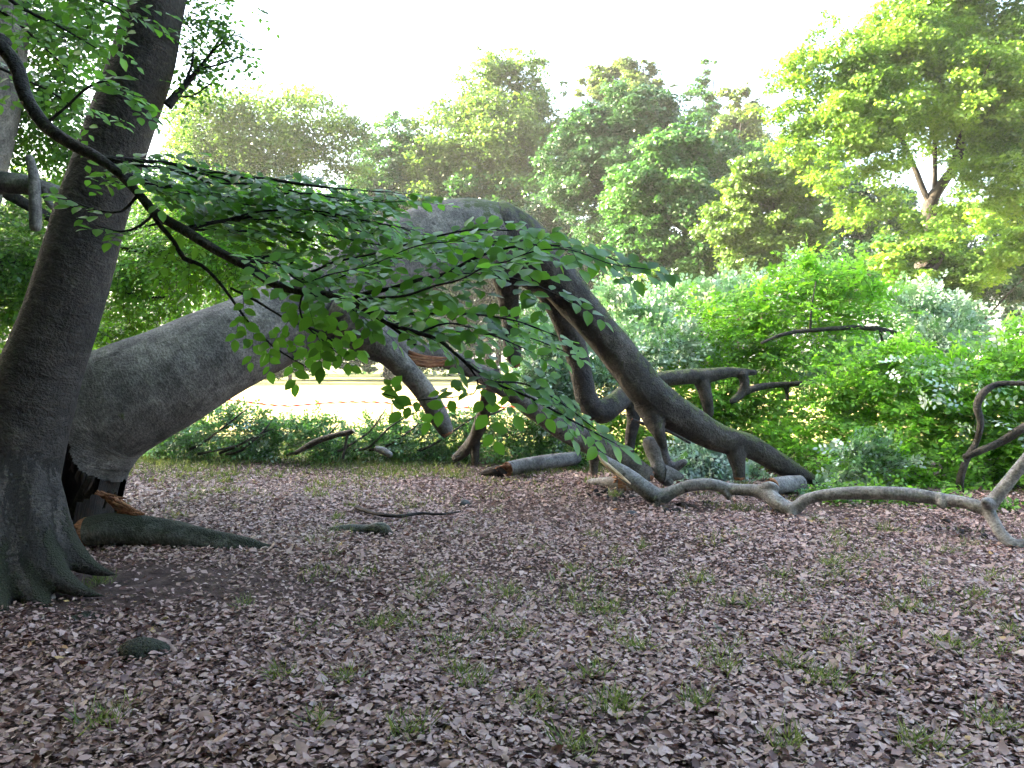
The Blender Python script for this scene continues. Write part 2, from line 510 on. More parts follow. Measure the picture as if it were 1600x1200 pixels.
M_beech_dark = bark_mat('beech_bark_standing', (0.0176, 0.0147, 0.0118), (0.0478, 0.0399, 0.0326), moss_amt=0.35, rings=0.55)
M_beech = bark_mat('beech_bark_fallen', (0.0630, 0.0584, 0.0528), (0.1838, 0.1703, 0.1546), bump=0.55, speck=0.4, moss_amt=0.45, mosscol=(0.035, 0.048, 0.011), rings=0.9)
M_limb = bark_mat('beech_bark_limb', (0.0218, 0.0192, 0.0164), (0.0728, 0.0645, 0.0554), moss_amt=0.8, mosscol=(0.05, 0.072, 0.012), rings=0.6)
M_pale = bark_mat('beech_bark_pale', (0.1, 0.098, 0.097), (0.23, 0.225, 0.222), moss_amt=0.1, rings=0.8, bump=0.4)
M_mossy = bark_mat('mossy_bark', (0.045, 0.05, 0.042), (0.12, 0.125, 0.105), moss_amt=0.8, mosscol=(0.011, 0.0145, 0.007), rings=0.3)
M_twig = bark_mat('twig_bark', (0.0073, 0.0058, 0.0050), (0.0218, 0.0185, 0.0158), moss_amt=0.0, rings=0.4)
M_far_bark = bark_mat('far_tree_bark', (0.006, 0.005, 0.0045), (0.022, 0.018, 0.015), moss_amt=0.2, rings=0.3)
M_wood = wood_mat('torn_wood', (0.06, 0.022, 0.01), (0.24, 0.095, 0.042), (0.48, 0.26, 0.13))
M_palewood = wood_mat('cut_wood', (0.4, 0.28, 0.17), (0.6, 0.46, 0.3), (0.72, 0.6, 0.45))
M_rot = wood_mat('rotten_wood', (0.003, 0.002, 0.002), (0.009, 0.006, 0.004), (0.04, 0.02, 0.012))

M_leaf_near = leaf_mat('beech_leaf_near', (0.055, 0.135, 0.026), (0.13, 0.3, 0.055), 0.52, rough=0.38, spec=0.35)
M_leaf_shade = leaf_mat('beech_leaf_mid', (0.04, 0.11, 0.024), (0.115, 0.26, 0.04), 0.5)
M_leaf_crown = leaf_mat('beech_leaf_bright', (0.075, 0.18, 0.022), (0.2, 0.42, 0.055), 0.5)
M_leaf_silver = leaf_mat('beech_leaf_underside', (0.07, 0.17, 0.06), (0.12, 0.26, 0.1), 0.25, back=(0.42, 0.54, 0.49), rough=0.35, spec=0.6)
M_leaf_brush = leaf_mat('cut_branch_leaf', (0.05, 0.13, 0.04), (0.12, 0.27, 0.075), 0.35, back=(0.42, 0.54, 0.47))
M_far_green = leaf_mat('far_leaf_green', (0.014, 0.055, 0.017), (0.045, 0.125, 0.034), 0.38)
M_far_yellow = leaf_mat('far_leaf_yellow', (0.028, 0.068, 0.014), (0.085, 0.155, 0.03), 0.42)
M_far_dark = leaf_mat('far_leaf_dark', (0.009, 0.034, 0.015), (0.03, 0.085, 0.034), 0.32)
M_far_brown = leaf_mat('far_leaf_brown', (0.034, 0.068, 0.02), (0.09, 0.132, 0.04), 0.38)
M_locust = leaf_mat('far_leaf_lime', (0.04, 0.095, 0.014), (0.11, 0.2, 0.028), 0.5)

# ground
def ground_material():
    m, nt = new_mat('ground_soil_and_grass')
    tc = N(nt, 'ShaderNodeTexCoord'); ov = tc.outputs['Object']
    sx = N(nt, 'ShaderNodeSeparateXYZ'); lk(nt, ov, sx.inputs[0])
    n1 = noise(nt, ov, 0.45, 5); n2 = noise(nt, ov, 6.0, 6, 0.65); n3 = noise(nt, ov, 45, 4, 0.7)
    soil = ramp(nt, n2, [(0.3, (0.03, 0.018, 0.015)), (0.55, (0.08, 0.053, 0.045)), (0.75, (0.14, 0.1, 0.086))])
    soil = mixc(nt, 0.6, soil, ramp(nt, n3, [(0.3, (0.5, 0.5, 0.5)), (0.7, (1.3, 1.25, 1.25))]), 'MULTIPLY')
    grass = ramp(nt, n2, [(0.3, (0.05, 0.075, 0.02)), (0.55, (0.11, 0.13, 0.045)), (0.8, (0.2, 0.18, 0.08))])
    straw = ramp(nt, noise(nt, ov, 1.3, 6), [(0.3, (0.2, 0.19, 0.07)), (0.6, (0.34, 0.28, 0.14)), (0.8, (0.42, 0.34, 0.19))])
    yy = math_(nt, 'ADD', sx.outputs['Y'], math_(nt, 'MULTIPLY', math_(nt, 'SUBTRACT', n1, 0.5), 3.5))
    yy = math_(nt, 'ADD', yy, math_(nt, 'MULTIPLY', math_(nt, 'SUBTRACT', n2, 0.5), 2.2))
    g1 = N(nt, 'ShaderNodeMapRange'); g1.inputs[1].default_value = 11.6; g1.inputs[2].default_value = 13.0; lk(nt, yy, g1.inputs[0])
    g2 = N(nt, 'ShaderNodeMapRange'); g2.inputs[1].default_value = 15.0; g2.inputs[2].default_value = 19.0; lk(nt, yy, g2.inputs[0])
    g3 = N(nt, 'ShaderNodeMapRange'); g3.inputs[1].default_value = 45.0; g3.inputs[2].default_value = 60.0; lk(nt, yy, g3.inputs[0])
    col = mixc(nt, g1.outputs[0], soil, grass)
    col = mixc(nt, g2.outputs[0], col, straw)
    col = mixc(nt, g3.outputs[0], col, grass)
    pr = N(nt, 'ShaderNodeBsdfPrincipled'); lk(nt, col, pr.inputs['Base Color'])
    pr.inputs['Roughness'].default_value = 0.95; pr.inputs['Specular IOR Level'].default_value = 0.15
    bu = N(nt, 'ShaderNodeBump'); bu.inputs['Strength'].default_value = 0.6; bu.inputs['Distance'].default_value = 0.04
    lk(nt, math_(nt, 'ADD', n2, math_(nt, 'MULTIPLY', n3, 0.5)), bu.inputs['Height']); lk(nt, bu.outputs[0], pr.inputs['Normal'])
    out = N(nt, 'ShaderNodeOutputMaterial'); lk(nt, pr.outputs[0], out.inputs[0])
    return m

def axis(lo, hi, fine_lo, fine_hi, step):
    a = list(np.arange(fine_lo, fine_hi + step / 2, step))
    s = step; x = fine_lo
    left = []
    while x > lo: s *= 1.22; x -= s; left.append(x)
    s = step; x = a[-1]; right = []
    while x < hi: s *= 1.22; x += s; right.append(x)
    return np.array(left[::-1] + a + right)
gx = axis(-900, 900, -9, 10, 0.11); gy = axis(-300, 1400, 1.5, 15, 0.11)
X, Y = np.meshgrid(gx, gy, indexing='xy')
rg = np.random.default_rng(5)
Z = H(X, Y)
nx_, ny_ = len(gx), len(gy)
ii, jj = np.meshgrid(np.arange(ny_ - 1), np.arange(nx_ - 1), indexing='ij')
ii, jj = ii.ravel(), jj.ravel()
gq = np.stack([ii * nx_ + jj, ii * nx_ + jj + 1, (ii + 1) * nx_ + jj + 1, (ii + 1) * nx_ + jj], -1)
gmb = MB(); gmb.add(np.stack([X, Y, Z], -1).reshape(-1, 3), [gq])
tag(gmb.build('ground', ground_material()), kind='structure')

# ------------------------------------------------------------------ leaning beech
def root_profile(lobes, h0, amp):
    def f(s, TH, S):
        fl = np.exp(-np.maximum(S, 0) / h0)
        q = np.zeros_like(TH)
        for a, w, k in lobes:
            dlt = np.angle(np.exp(1j * (TH - a)))
            q += k * np.exp(-(dlt / w) ** 2)
        fluted = 0.05 * np.exp(-S / 1.6) * np.sin(5 * TH + 0.6 * S)
        return 1 + fl * (0.2 + amp * q) + fluted
    return f
D1 = 5.75
rows = [(-22, 952, D1, 150), (-14, 900, D1, 152), (4, 820, D1, 155), (27, 720, D1, 146), (57, 600, D1, 138), (92, 500, D1, 127), (123, 400, D1, 121),
        (143, 333, D1, 117), (188, 200, D1, 109), (222, 100, D1, 106), (243, 0, D1, 97), (275, -110, D1 + .1, 92), (330, -330, D1 + .3, 80), (400, -650, D1 + .5, 62), (430, -900, D1 + .6, 40)]
lean_path = pxpath(rows)
lean_path[:, 3] *= 0.87
base_c = np.array([lean_path[0, 0], lean_path[0, 1], 0.0])
lean = thing('leaning_beech', 'dark grey leaning beech trunk with flared mossy root foot, standing upright before the fallen trunk', 'tree', base_c)
mb = MB()
def moss_foot(s, TH, V):
    z = V[..., 2]
    return np.clip(1.0 - z / 0.75, 0, 1) * (0.55 + 0.45 * np.sin(3 * TH + 4 * z)) + 0.25 * np.clip(1 - z / 1.5, 0, 1)
tube(mb, lean_path, seg=48, step=0.05, lump=0.016, rough=0.006, profile=root_profile([(0.2, 0.32, .9), (1.5, .3, .8), (2.6, .35, 1.0), (3.7, .3, 1.1), (4.6, .28, .9), (5.5, .3, 1.0)], 0.3, 0.5), moss=moss_foot, seed=3, start='round')
for q, rw in enumerate([
        [(40, 660, 5.76, 70), (66, 770, 5.7, 58), (88, 835, 5.6, 50), (118, 872, 5.52, 38), (150, 890, 5.5, 22), (184, 900, 5.5, 6)],
        [(28, 720, 5.66, 84), (52, 840, 5.48, 64), (76, 888, 5.36, 50), (108, 915, 5.28, 32), (140, 927, 5.26, 16), (168, 932, 5.26, 4)],
        [(14, 740, 5.62, 86), (30, 870, 5.4, 64), (50, 920, 5.25, 46), (72, 948, 5.14, 24), (86, 962, 5.08, 6)],
        [(0, 740, 5.6, 90), (-14, 880, 5.3, 66), (-6, 936, 5.14, 44), (6, 964, 5.0, 20), (14, 976, 4.95, 5)]]):
    tube(mb, pxpath(rw), seg=16, step=0.04, lump=0.10, rough=0.05, moss=moss_foot, seed=20 + q, start='round')
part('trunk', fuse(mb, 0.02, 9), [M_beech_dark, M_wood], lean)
rw = [(262, 165, 5.75, 16), (285, 138, 5.8, 10), (310, 108, 5.85, 7), (332, 80, 5.9, 5), (350, 50, 5.95, 3)]
mb = MB(); tube(mb, pxpath(rw), seg=8, step=0.05, seed=31)
for rr in ([(285, 138, 5.8, 5), (300, 100, 5.8, 4), (302, 60, 5.8, 2)], [(310, 108, 5.85, 4), (345, 100, 5.85, 3), (385, 85, 5.85, 2)], [(332, 80, 5.9, 3), (365, 55, 5.9, 2), (395, 70, 5.9, 2)], [(270, 150, 5.75, 4), (300, 150, 5.8, 3), (330, 130, 5.8, 2)]):
    tube(mb, pxpath(rr), seg=5, step=0.05, seed=32)
lean_branch = part('branch', mb, [M_twig, M_wood], lean)
rng = np.random.default_rng(40)
mb = MB()
b_, c_, r_, o_ = circ_sample([(300, 70, 38), (290, 110, 30), (340, 50, 34), (350, 95, 30), (320, 20, 34), (385, 85, 14), (300, 150, 25), (385, 10, 14), (292, 20, 25), (395, 70, 8)], 170, 5.9, 0.8, rng)
sprays(mb, b_, unit(o_ + np.array([0.3, 0, -0.1]) + rng.normal(0, .3, o_.shape)), np.array([0, -.4, 1.0]) + rng.normal(0, .25, o_.shape), rng.uniform(.12, .26, len(b_)), 6, 0.055, 1, rng=rng, tint=rng.uniform(.2, .9, len(b_)), twig_r=0.0015)
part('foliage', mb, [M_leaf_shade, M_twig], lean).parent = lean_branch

mb = MB(); mc = MB()
rng = np.random.default_rng(44)
for q in range(16):
    az = rng.uniform(0, 6.28); e = np.array([-2.2 + 4.6 * math.cos(az) * rng.uniform(.4, 1), 5.6 + 4.2 * math.sin(az) * rng.uniform(.4, 1), rng.uniform(9.2, 14)])
    k = lean_path[-3 + q % 3]
    tube(mb, [k * np.array([1, 1, 1, .5]), (*((k[:3] + e) / 2 + np.array([0, 0, .5])), .07), (*e, .02)], seg=8, step=.2, seed=q)
part('bough', mb, [M_beech_dark, M_wood], lean)
n = 5500
uu = unit(rng.normal(size=(n, 3))) * rng.uniform(.3, 1, (n, 1)) ** .4 * np.array([5.2, 4.6, 3.4]) + np.array([-2.2, 5.4, 12.2])
uu = uu[uu[:, 2] > 1.6 + .56 * uu[:, 1] + 1.2]; n = len(uu)
az = rng.uniform(0, 6.28, n)
leaves(mc, uu, np.stack([np.cos(az), np.sin(az), rng.uniform(-.5, .1, n)], -1), np.array([0, 0, 1.0]) + rng.normal(0, .3, (n, 3)), rng.uniform(.12, .24, n), rng.uniform(.09, .16, n), 1)
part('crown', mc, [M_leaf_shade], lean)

# ------------------------------------------------------------------ fallen beech
fall = thing('fallen_beech', 'huge grey fallen beech arched over the clearing, snapped at its hollow foot', 'tree', (*G(150, 850)[:2], 0))
DF = 7.3
trunk_rows = [(92, 850, DF, 165), (100, 800, DF, 158), (110, 752, DF, 158), (122, 700, DF, 172), (152, 650, DF, 182), (205, 618, DF, 172), (265, 590, DF + .05, 158), (330, 556, DF + .15, 144), (390, 528, DF + .3, 132),
              (450, 500, DF + .5, 126), (520, 467, DF + .75, 128), (590, 427, DF + 1.0, 130), (655, 392, DF + 1.25, 128), (715, 372, DF + 1.5, 120), (765, 372, DF + 1.7, 108), (812, 392, DF + 1.9, 92), (850, 425, DF + 2.0, 78)]
tp = pxpath(trunk_rows)
def trunk_mask(S, TH, V):
    # the near, lower part of the foot is torn away and opens into the hollow
    x, y, z = V[..., 0], V[..., 1], V[..., 2]
    zz = [P(0, q, 6.9)[2] for q in (860, 782, 774, 757, 738, 715, 690, 672)]
    xx = [P(q, 700, 6.9)[0] for q in (215, 190, 172, 146, 130, 119, 112, 100)]
    cx = np.interp(z, zz, xx)
    jagn = 0.022 * np.sin(23 * z + 7 * TH) + 0.008 * np.sin(61 * z - 13 * TH)
    return ~((x < cx + jagn) & (z < zz[-1]) & (y < DF + 0.12))
mb = MB()
def trunk_moss(s, TH, V):
    up = np.zeros_like(TH)
    topz = np.clip((V[..., 0] - P(600, 350, 8.4)[0]) / 1.0, 0, 1)
    patch = 0.85 * np.exp(-(((V[..., 0] - P(185, 640, 6.8)[0]) / 0.10) ** 2 + ((V[..., 2] - P(185, 660, 6.8)[2]) / 0.28) ** 2))
    patch += 0.6 * np.exp(-(((V[..., 0] - P(312, 560, 6.9)[0]) / 0.09) ** 2 + ((V[..., 2] - P(312, 560, 6.9)[2]) / 0.09) ** 2))
    return topz * 0.45 + patch
def trunk_profile(s, TH, S):
    fold_ = 0.10 * np.exp(-(S / 0.75) ** 2) * np.sin(6 * TH + 2.5 * S)
    return 1 + fold_
tube(mb, tp, seg=180, step=0.02, lump=0.016, rough=0.006, profile=trunk_profile, moss=trunk_moss, mask=trunk_mask, end='round', seed=7)
fall_trunk = part('trunk', mb, [M_beech, M_wood], fall)
# rotten inside
mb = MB(); r3 = np.random.default_rng(77)
ip = tp[:6].copy(); ip[:, 3] *= 0.93
def core_mask(S, TH, V):
    return (V[..., 1] > DF - 0.30 + 0.05 * np.sin(9 * V[..., 2] + 4 * TH)) | (V[..., 2] > P(0, 700, 6.9)[2])
tube(mb, ip, seg=56, step=0.035, lump=0.03, rough=0.03, seed=8, mat=0, end='round', mask=core_mask)
for q in range(13):
    u_ = r3.uniform(); px0 = np.interp(u_, [0, .25, .5, .75, 1], [112, 122, 142, 165, 188]); py0 = np.interp(u_, [0, .25, .5, .75, 1], [700, 735, 758, 774, 782])
    tube(mb, pxpath([(px0 + r3.uniform(-3, 6), py0 - r3.uniform(2, 10), 6.93, 6), (px0 - r3.uniform(0, 5), py0 + r3.uniform(0, 8), 6.95, 5), (px0 - r3.uniform(2, 9), py0 + r3.uniform(6, 22), 7.0, 1.5)]), seg=5, step=.03, lump=.2, seed=970 + q, start='round')
part('rotten_core', mb, [M_rot], fall).parent = fall_trunk
# torn orange edge
mb = MB()
r2 = np.random.default_rng(9)
for q in range(40):
    u_ = r2.uniform(); a = np.array([150 + 36 * u_, 768 + 16 * u_]) + r2.normal(0, 2.5, 2); e = a + np.array([r2.uniform(4, 26), r2.uniform(2, 18)])
    dd = 6.88 + r2.uniform(-0.06, 0.1)
    tube(mb, pxpath([(a[0], a[1], dd, 4), ((a[0] + e[0]) / 2, (a[1] + e[1]) / 2 + 1, dd, 4), (e[0], e[1], dd - .03, 1.2)]), seg=5, step=0.03, lump=0.25, rough=.1, seed=1160 + q, start='broken', woodmat=0)
part('torn_splinter', mb, [M_wood], fall, 'torn orange splinters at the broken foot').parent = fall_trunk
# limbs: (name, rows, materials, ends)
def limb(name, rows, mat=M_limb, end='round', seed=0, seg=20, flare=0.0, moss=0.0, lump=0.05, label=None, extra=(), start='round'):
    mb = MB()
    if name == 'bough': rows = [(a, b, c, w * .84) for a, b, c, w in rows]
    def mo(s, TH, V): return np.full(TH.shape, moss)
    tube(mb, pxpath(rows), seg=seg, step=0.05, lump=lump * 1.35, rough=0.028, end=end, start=start, seed=seed, flare=flare, moss=mo)
    for k, (rw, en) in enumerate(extra):
        tube(mb, pxpath(rw), seg=max(8, seg - 6), step=0.035, lump=0.06, rough=0.02, end=en, seed=seed * 7 + k + 1, flare=0.35, moss=mo, start='round')
    if name == 'limb': mb = fuse(mb, 0.018, 4)
    return part(name, mb, [mat, M_wood], fall, label)
limb('limb', [(770, 360, 8.95, 96), (820, 385, 9.1, 84), (862, 428, 9.2, 66), (905, 478, 9.3, 57), (940, 520, 9.35, 55), (974, 562, 9.4, 57), (1008, 607, 9.4, 60), (1042, 638, 9.45, 60), (1078, 660, 9.5, 53), (1120, 683, 9.55, 45), (1170, 697, 9.6, 37), (1215, 722, 9.65, 33), (1258, 746, 9.7, 25), (1292, 759, 9.75, 9)],
     seed=11, seg=28, moss=0.34, lump=0.04, extra=[([(1010, 630, 9.42, 34), (1022, 658, 9.32, 29), (1030, 677, 9.25, 20), (1037, 697, 9.25, 13)], 'round'), ([(1152, 692, 9.58, 30), (1151, 712, 9.52, 27), (1154, 732, 9.5, 20), (1155, 746, 9.5, 19)], 'broken')])
limb('limb', [(812, 395, 9.3, 60), (850, 440, 9.7, 46), (872, 480, 9.9, 38), (888, 515, 10, 38), (902, 555, 10.1, 36), (910, 595, 10.1, 34), (918, 628, 10.1, 36), (938, 645, 10.1, 38), (962, 630, 10.2, 34), (988, 608, 10.4, 30), (1030, 594, 10.6, 26), (1060, 590, 10.7, 25), (1100, 587, 10.8, 24), (1140, 581, 10.9, 17), (1180, 582, 11, 9)],
     seed=12, seg=20, moss=0.25, extra=[([(1096, 594, 10.8, 20), (1104, 620, 10.8, 19), (1108, 648, 10.85, 16)], 'round'), ([(1160, 585, 10.9, 13), (1164, 603, 10.9, 15), (1158, 616, 10.9, 14), (1143, 627, 10.8, 10)], 'round'),
     ([(988, 625, 10.3, 20), (990, 655, 10.3, 21), (985, 685, 10.3, 18), (984, 712, 10.3, 14)], 'round')])
limb('limb', [(1150, 622, 11.2, 10), (1175, 608, 11.2, 12), (1205, 602, 11.3, 11), (1240, 600, 11.3, 9), (1280, 594, 11.4, 6)], seed=13, seg=10, extra=[([(1228, 602, 11.3, 8), (1230, 615, 11.3, 7), (1230, 628, 11.3, 5)], 'round')])
torn_limb = limb('limb', [(560, 500, 8.0, 88), (590, 525, 8.25, 60), (630, 545, 8.5, 38), (680, 555, 8.7, 31), (730, 573, 8.85, 30), (785, 604, 9.0, 31), (840, 642, 9.2, 33), (885, 672, 9.4, 36), (925, 692, 9.55, 40), (962, 710, 9.6, 38), (995, 733, 9.6, 31), (1014, 746, 9.6, 28)],
     M_beech, 'broken', 14, 22, moss=0.0, extra=[([(926, 700, 9.6, 24), (928, 718, 9.6, 15), (928, 738, 9.65, 13)], 'round')])
mb = MB()
for q in range(9):
    y0 = 556 + q * 1.6
    tube(mb, pxpath([(636 + r2.uniform(-5, 4), y0 - 3 + r2.uniform(-3, 3), 8.35, 6), (665, y0 + 2, 8.4, 7), (690 + r2.uniform(-12, 16), y0 + 3, 8.52, 2)]), seg=6, step=0.05, lump=.15, rough=.1, seed=80 + q, start='broken', woodmat=0)
part('torn_splinter', mb, [M_wood], fall, 'orange strip of torn wood under the limb').parent = torn_limb
limb('limb', [(545, 490, 7.75, 90), (580, 528, 7.75, 66), (610, 552, 7.75, 42), (638, 580, 7.75, 35), (664, 612, 7.75, 34), (682, 645, 7.75, 32), (696, 672, 7.75, 25), (700, 680, 7.75, 20)], M_beech, 'flat', 15, 20)
limb('limb', [(780, 395, 9.2, 70), (790, 440, 9.3, 42), (797, 490, 9.4, 29), (799, 530, 9.4, 27), (802, 555, 9.4, 24), (806, 572, 9.4, 14)], M_limb, 'broken', 16, 16)
limb('limb', [(770, 586, 8.95, 24), (764, 610, 9.6, 22), (757, 640, 10.2, 21), (747, 668, 10.7, 21), (738, 690, 11, 20), (724, 708, 11.1, 18), (710, 718, 11.1, 12)], M_limb, 'round', 17, 14, extra=[([(742, 690, 11, 14), (742, 712, 11, 14), (741, 724, 11, 12)], 'round'), ([(757, 650, 10.4, 6), (785, 640, 10.6, 4), (800, 625, 10.8, 2)], 'round')])
# slender boughs in the crown
limb('bough', [(1190, 536, 11.5, 5), (1225, 522, 11.5, 7), (1270, 516, 11.5, 8), (1340, 512, 11.6, 9), (1395, 519, 11.7, 9), (1445, 542, 11.8, 6)], M_limb, 'round', 18, 8, extra=[([(1376, 518, 11.6, 5), (1380, 550, 11.6, 3), (1374, 590, 11.6, 2)], 'round'), ([(1266, 516, 11.5, 4), (1268, 480, 11.5, 3), (1275, 440, 11.6, 2)], 'round')])
limb('bough', [(1640, 597, 9.0, 9), (1600, 599, 9.1, 9), (1560, 600, 9.2, 10), (1538, 612, 9.2, 13), (1527, 635, 9.2, 14), (1532, 662, 9.2, 12), (1526, 690, 9.3, 11), (1514, 710, 9.3, 12), (1504, 735, 9.3, 13), (1500, 760, 9.35, 14), (1512, 772, 9.4, 8)], M_limb, 'round', 19, 12)
limb('bough', [(1650, 640, 9.1, 17), (1600, 668, 9.1, 16), (1565, 690, 9.2, 15), (1530, 705, 9.25, 13), (1508, 714, 9.3, 12)], M_limb, 'round', 20, 12)

# crown foliage of the fallen beech
def region(name, circles, n, d, mats, leaf, nl, L, thick=1.0, seed=0, k=1, nrm=(0, -0.35, 1.0), njit=0.35, droop=0.2, tint=(0.2, 0.9), root=fall, updir=0.15, twig_r=0.003, label=None, hang=0.0, wr=0.62):
    rng = np.random.default_rng(seed)
    mb = MB()
    b_, c_, r_, o_ = circ_sample(circles, n, d, thick, rng, 0.45)
    b_[:, 2] = np.maximum(b_[:, 2], H(b_[:, 0], b_[:, 1]) + 0.04)
    az = rng.uniform(0, 2 * np.pi, n)
    dr = unit(o_ * np.array([1, 1, .6])) * 0.7 + 0.7 * np.stack([np.cos(az), np.sin(az), np.zeros(n)], -1) + np.array([0, -0.15, updir - hang])
    # neighbouring twigs share their brightness
    tn = 0.5 + 0.5 * np.sin(b_[:, 0] * 5.1 + 3 * np.sin(b_[:, 2] * 4.3) + b_[:, 1] * 3.3)
    ti = tint[0] + (tint[1] - tint[0]) * (0.6 * tn + 0.4 * rng.uniform(0, 1, n))
    sprays(mb, b_ - dr * L * 0.3, dr, np.array(nrm) + rng.normal(0, njit, (n, 3)), rng.uniform(0.6, 1.2, n) * L, nl, leaf, k, droop, rng=rng, tint=ti, twig_r=twig_r, wr=wr)
    return part(name, mb, mats, root, label)
CR, SI = [M_leaf_crown, M_twig], [M_leaf_silver, M_twig]
region('foliage', [(1280, 440, 45, 12.2), (1330, 460, 45, 12.2), (1230, 460, 45, 12.4), (1180, 480, 40, 12.5), (1370, 490, 40, 12), (1290, 500, 50, 12), (1150, 500, 40, 12.6), (1110, 500, 35, 12.6), (1270, 410, 18, 12.2), (1340, 425, 20, 12.3)], 620, 12.3, CR, 0.10, 11, 0.5, 1.2, 101)
region('foliage', [(1060, 480, 45, 13.6), (1000, 490, 40, 13.4), (960, 470, 32, 13.2), (1110, 470, 40, 13.6), (1160, 455, 35, 13.6), (1020, 530, 50, 13.2), (960, 540, 45, 12.8), (1240, 435, 28, 13.6), (1100, 560, 45, 13)], 900, 13.4, SI, 0.09, 11, 0.5, 1.0, 102, nrm=(0.25, 0.9, -0.15), njit=0.45, updir=0.5, label='silvery leaf undersides at the back of the crown')
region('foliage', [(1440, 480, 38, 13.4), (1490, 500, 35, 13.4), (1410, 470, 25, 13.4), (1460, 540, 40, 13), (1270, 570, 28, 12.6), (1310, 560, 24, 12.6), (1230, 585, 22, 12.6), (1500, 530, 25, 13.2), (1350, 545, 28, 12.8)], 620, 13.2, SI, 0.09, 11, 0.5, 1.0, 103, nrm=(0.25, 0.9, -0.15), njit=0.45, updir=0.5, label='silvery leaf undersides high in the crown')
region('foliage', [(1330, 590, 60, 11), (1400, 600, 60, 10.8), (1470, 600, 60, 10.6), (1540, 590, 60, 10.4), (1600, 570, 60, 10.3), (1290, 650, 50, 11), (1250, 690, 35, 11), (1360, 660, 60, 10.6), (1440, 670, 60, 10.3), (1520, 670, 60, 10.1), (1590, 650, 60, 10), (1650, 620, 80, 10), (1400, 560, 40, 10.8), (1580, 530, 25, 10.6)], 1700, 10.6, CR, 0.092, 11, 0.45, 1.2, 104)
region('foliage', [(1330, 735, 45, 10.3), (1400, 740, 50, 9.9), (1470, 750, 50, 9.7), (1560, 740, 60, 9.8), (1640, 760, 60, 9.6), (1290, 725, 30, 10.4), (1360, 770, 32, 10.1), (1440, 785, 28, 9.8), (1240, 700, 28, 10.8), (1500, 790, 30, 9.6), (1590, 700, 50, 9.9)], 850, 10, CR, 0.085, 10, 0.4, 1.0, 105, hang=0.2)
region('foliage', [(1330, 705, 26, 9.7), (1370, 700, 28, 9.7), (1400, 720, 26, 9.6), (1310, 745, 20, 9.7), (1345, 730, 22, 9.6), (1280, 760, 14, 9.5), (1265, 770, 10, 9.4)], 170, 9.7, SI, 0.07, 9, 0.35, 0.8, 106, nrm=(0.2, 0.3, 0.3), njit=0.7, k=2, label='leafy sprigs showing pale undersides')
region('foliage', [(1090, 720, 26, 10.6), (1120, 730, 26, 10.6), (1075, 740, 20, 10.5), (1110, 700, 25, 10.7), (1140, 750, 14, 10.5), (1180, 750, 20, 10.8), (1065, 700, 18, 10.8)], 260, 10.6, SI, 0.085, 10, 0.42, 0.8, 107, nrm=(0.15, 0.9, -0.3), njit=0.3, hang=0.2, label='silver leaf undersides hanging below the limb')
region('foliage', [(850, 540, 40, 12), (860, 600, 45, 12), (890, 560, 40, 12), (840, 500, 26, 12), (960, 590, 45, 12), (880, 640, 40, 12), (830, 590, 26, 12), (1000, 560, 40, 12.2), (1060, 540, 40, 12.4)], 1100, 12, SI, 0.085, 11, 0.45, 0.9, 108, nrm=(0.25, 0.75, -0.1), njit=0.6, updir=0.2, tint=(.3, 1), label='mixed green and silvery foliage behind the limbs')
region('foliage', [(1000, 650, 45, 12.2), (1060, 630, 45, 12.2), (1120, 650, 40, 12), (1180, 660, 36, 11.8), (950, 680, 35, 12.2), (1020, 690, 35, 12), (1090, 600, 40, 12.3), (1200, 620, 30, 11.8), (1150, 590, 36, 12.2), (1230, 650, 30, 11.6), (1210, 690, 30, 11.3), (1220, 560, 40, 12), (1180, 540, 40, 12.2), (1130, 620, 40, 12), (1060, 680, 35, 12)], 1300, 12, CR, 0.09, 10, 0.42, 1.0, 109, tint=(.05, .8))
region('foliage', [(1310, 772, 18, 8.8), (1360, 776, 20, 8.8), (1420, 780, 20, 8.7), (1470, 784, 18, 8.6), (1510, 788, 14, 8.5), (1560, 796, 14, 8.4), (1280, 766, 12, 9.0)], 230, 8.7, CR, 0.07, 8, 0.3, 0.8, 111, hang=0.3, tint=(0, .6))
region('foliage', [(1300, 620, 60, 14), (1400, 620, 60, 14), (1500, 620, 60, 14), (1600, 610, 60, 14), (1210, 630, 40, 14), (1450, 680, 60, 13.5), (1560, 690, 60, 13.5), (1340, 680, 50, 13.5), (1140, 640, 40, 14)], 800, 14, CR, 0.12, 9, 0.5, 0.7, 112, tint=(0, .6))
region('foliage', [(1460, 590, 50, 10), (1550, 580, 50, 9.8), (1400, 560, 30, 10.2), (1500, 640, 50, 9.7), (1590, 640, 40, 9.6)], 60, 10, SI, 0.085, 8, 0.35, 1.0, 113, nrm=(0.2, 0.5, 0.3), njit=0.6, label='sprigs of pale leaf undersides among the green')
region('foliage', [(790, 690, 30, 12), (840, 680, 34, 12), (880, 690, 30, 12), (770, 660, 26, 12.2), (820, 650, 30, 12.2), (910, 710, 22, 11.6), (740, 660, 26, 12.3), (870, 660, 26, 12.2), (850, 715, 20, 12)], 560, 12.1, [M_leaf_brush, M_twig], 0.075, 10, 0.4, 0.9, 110, hang=0.3, njit=0.5)

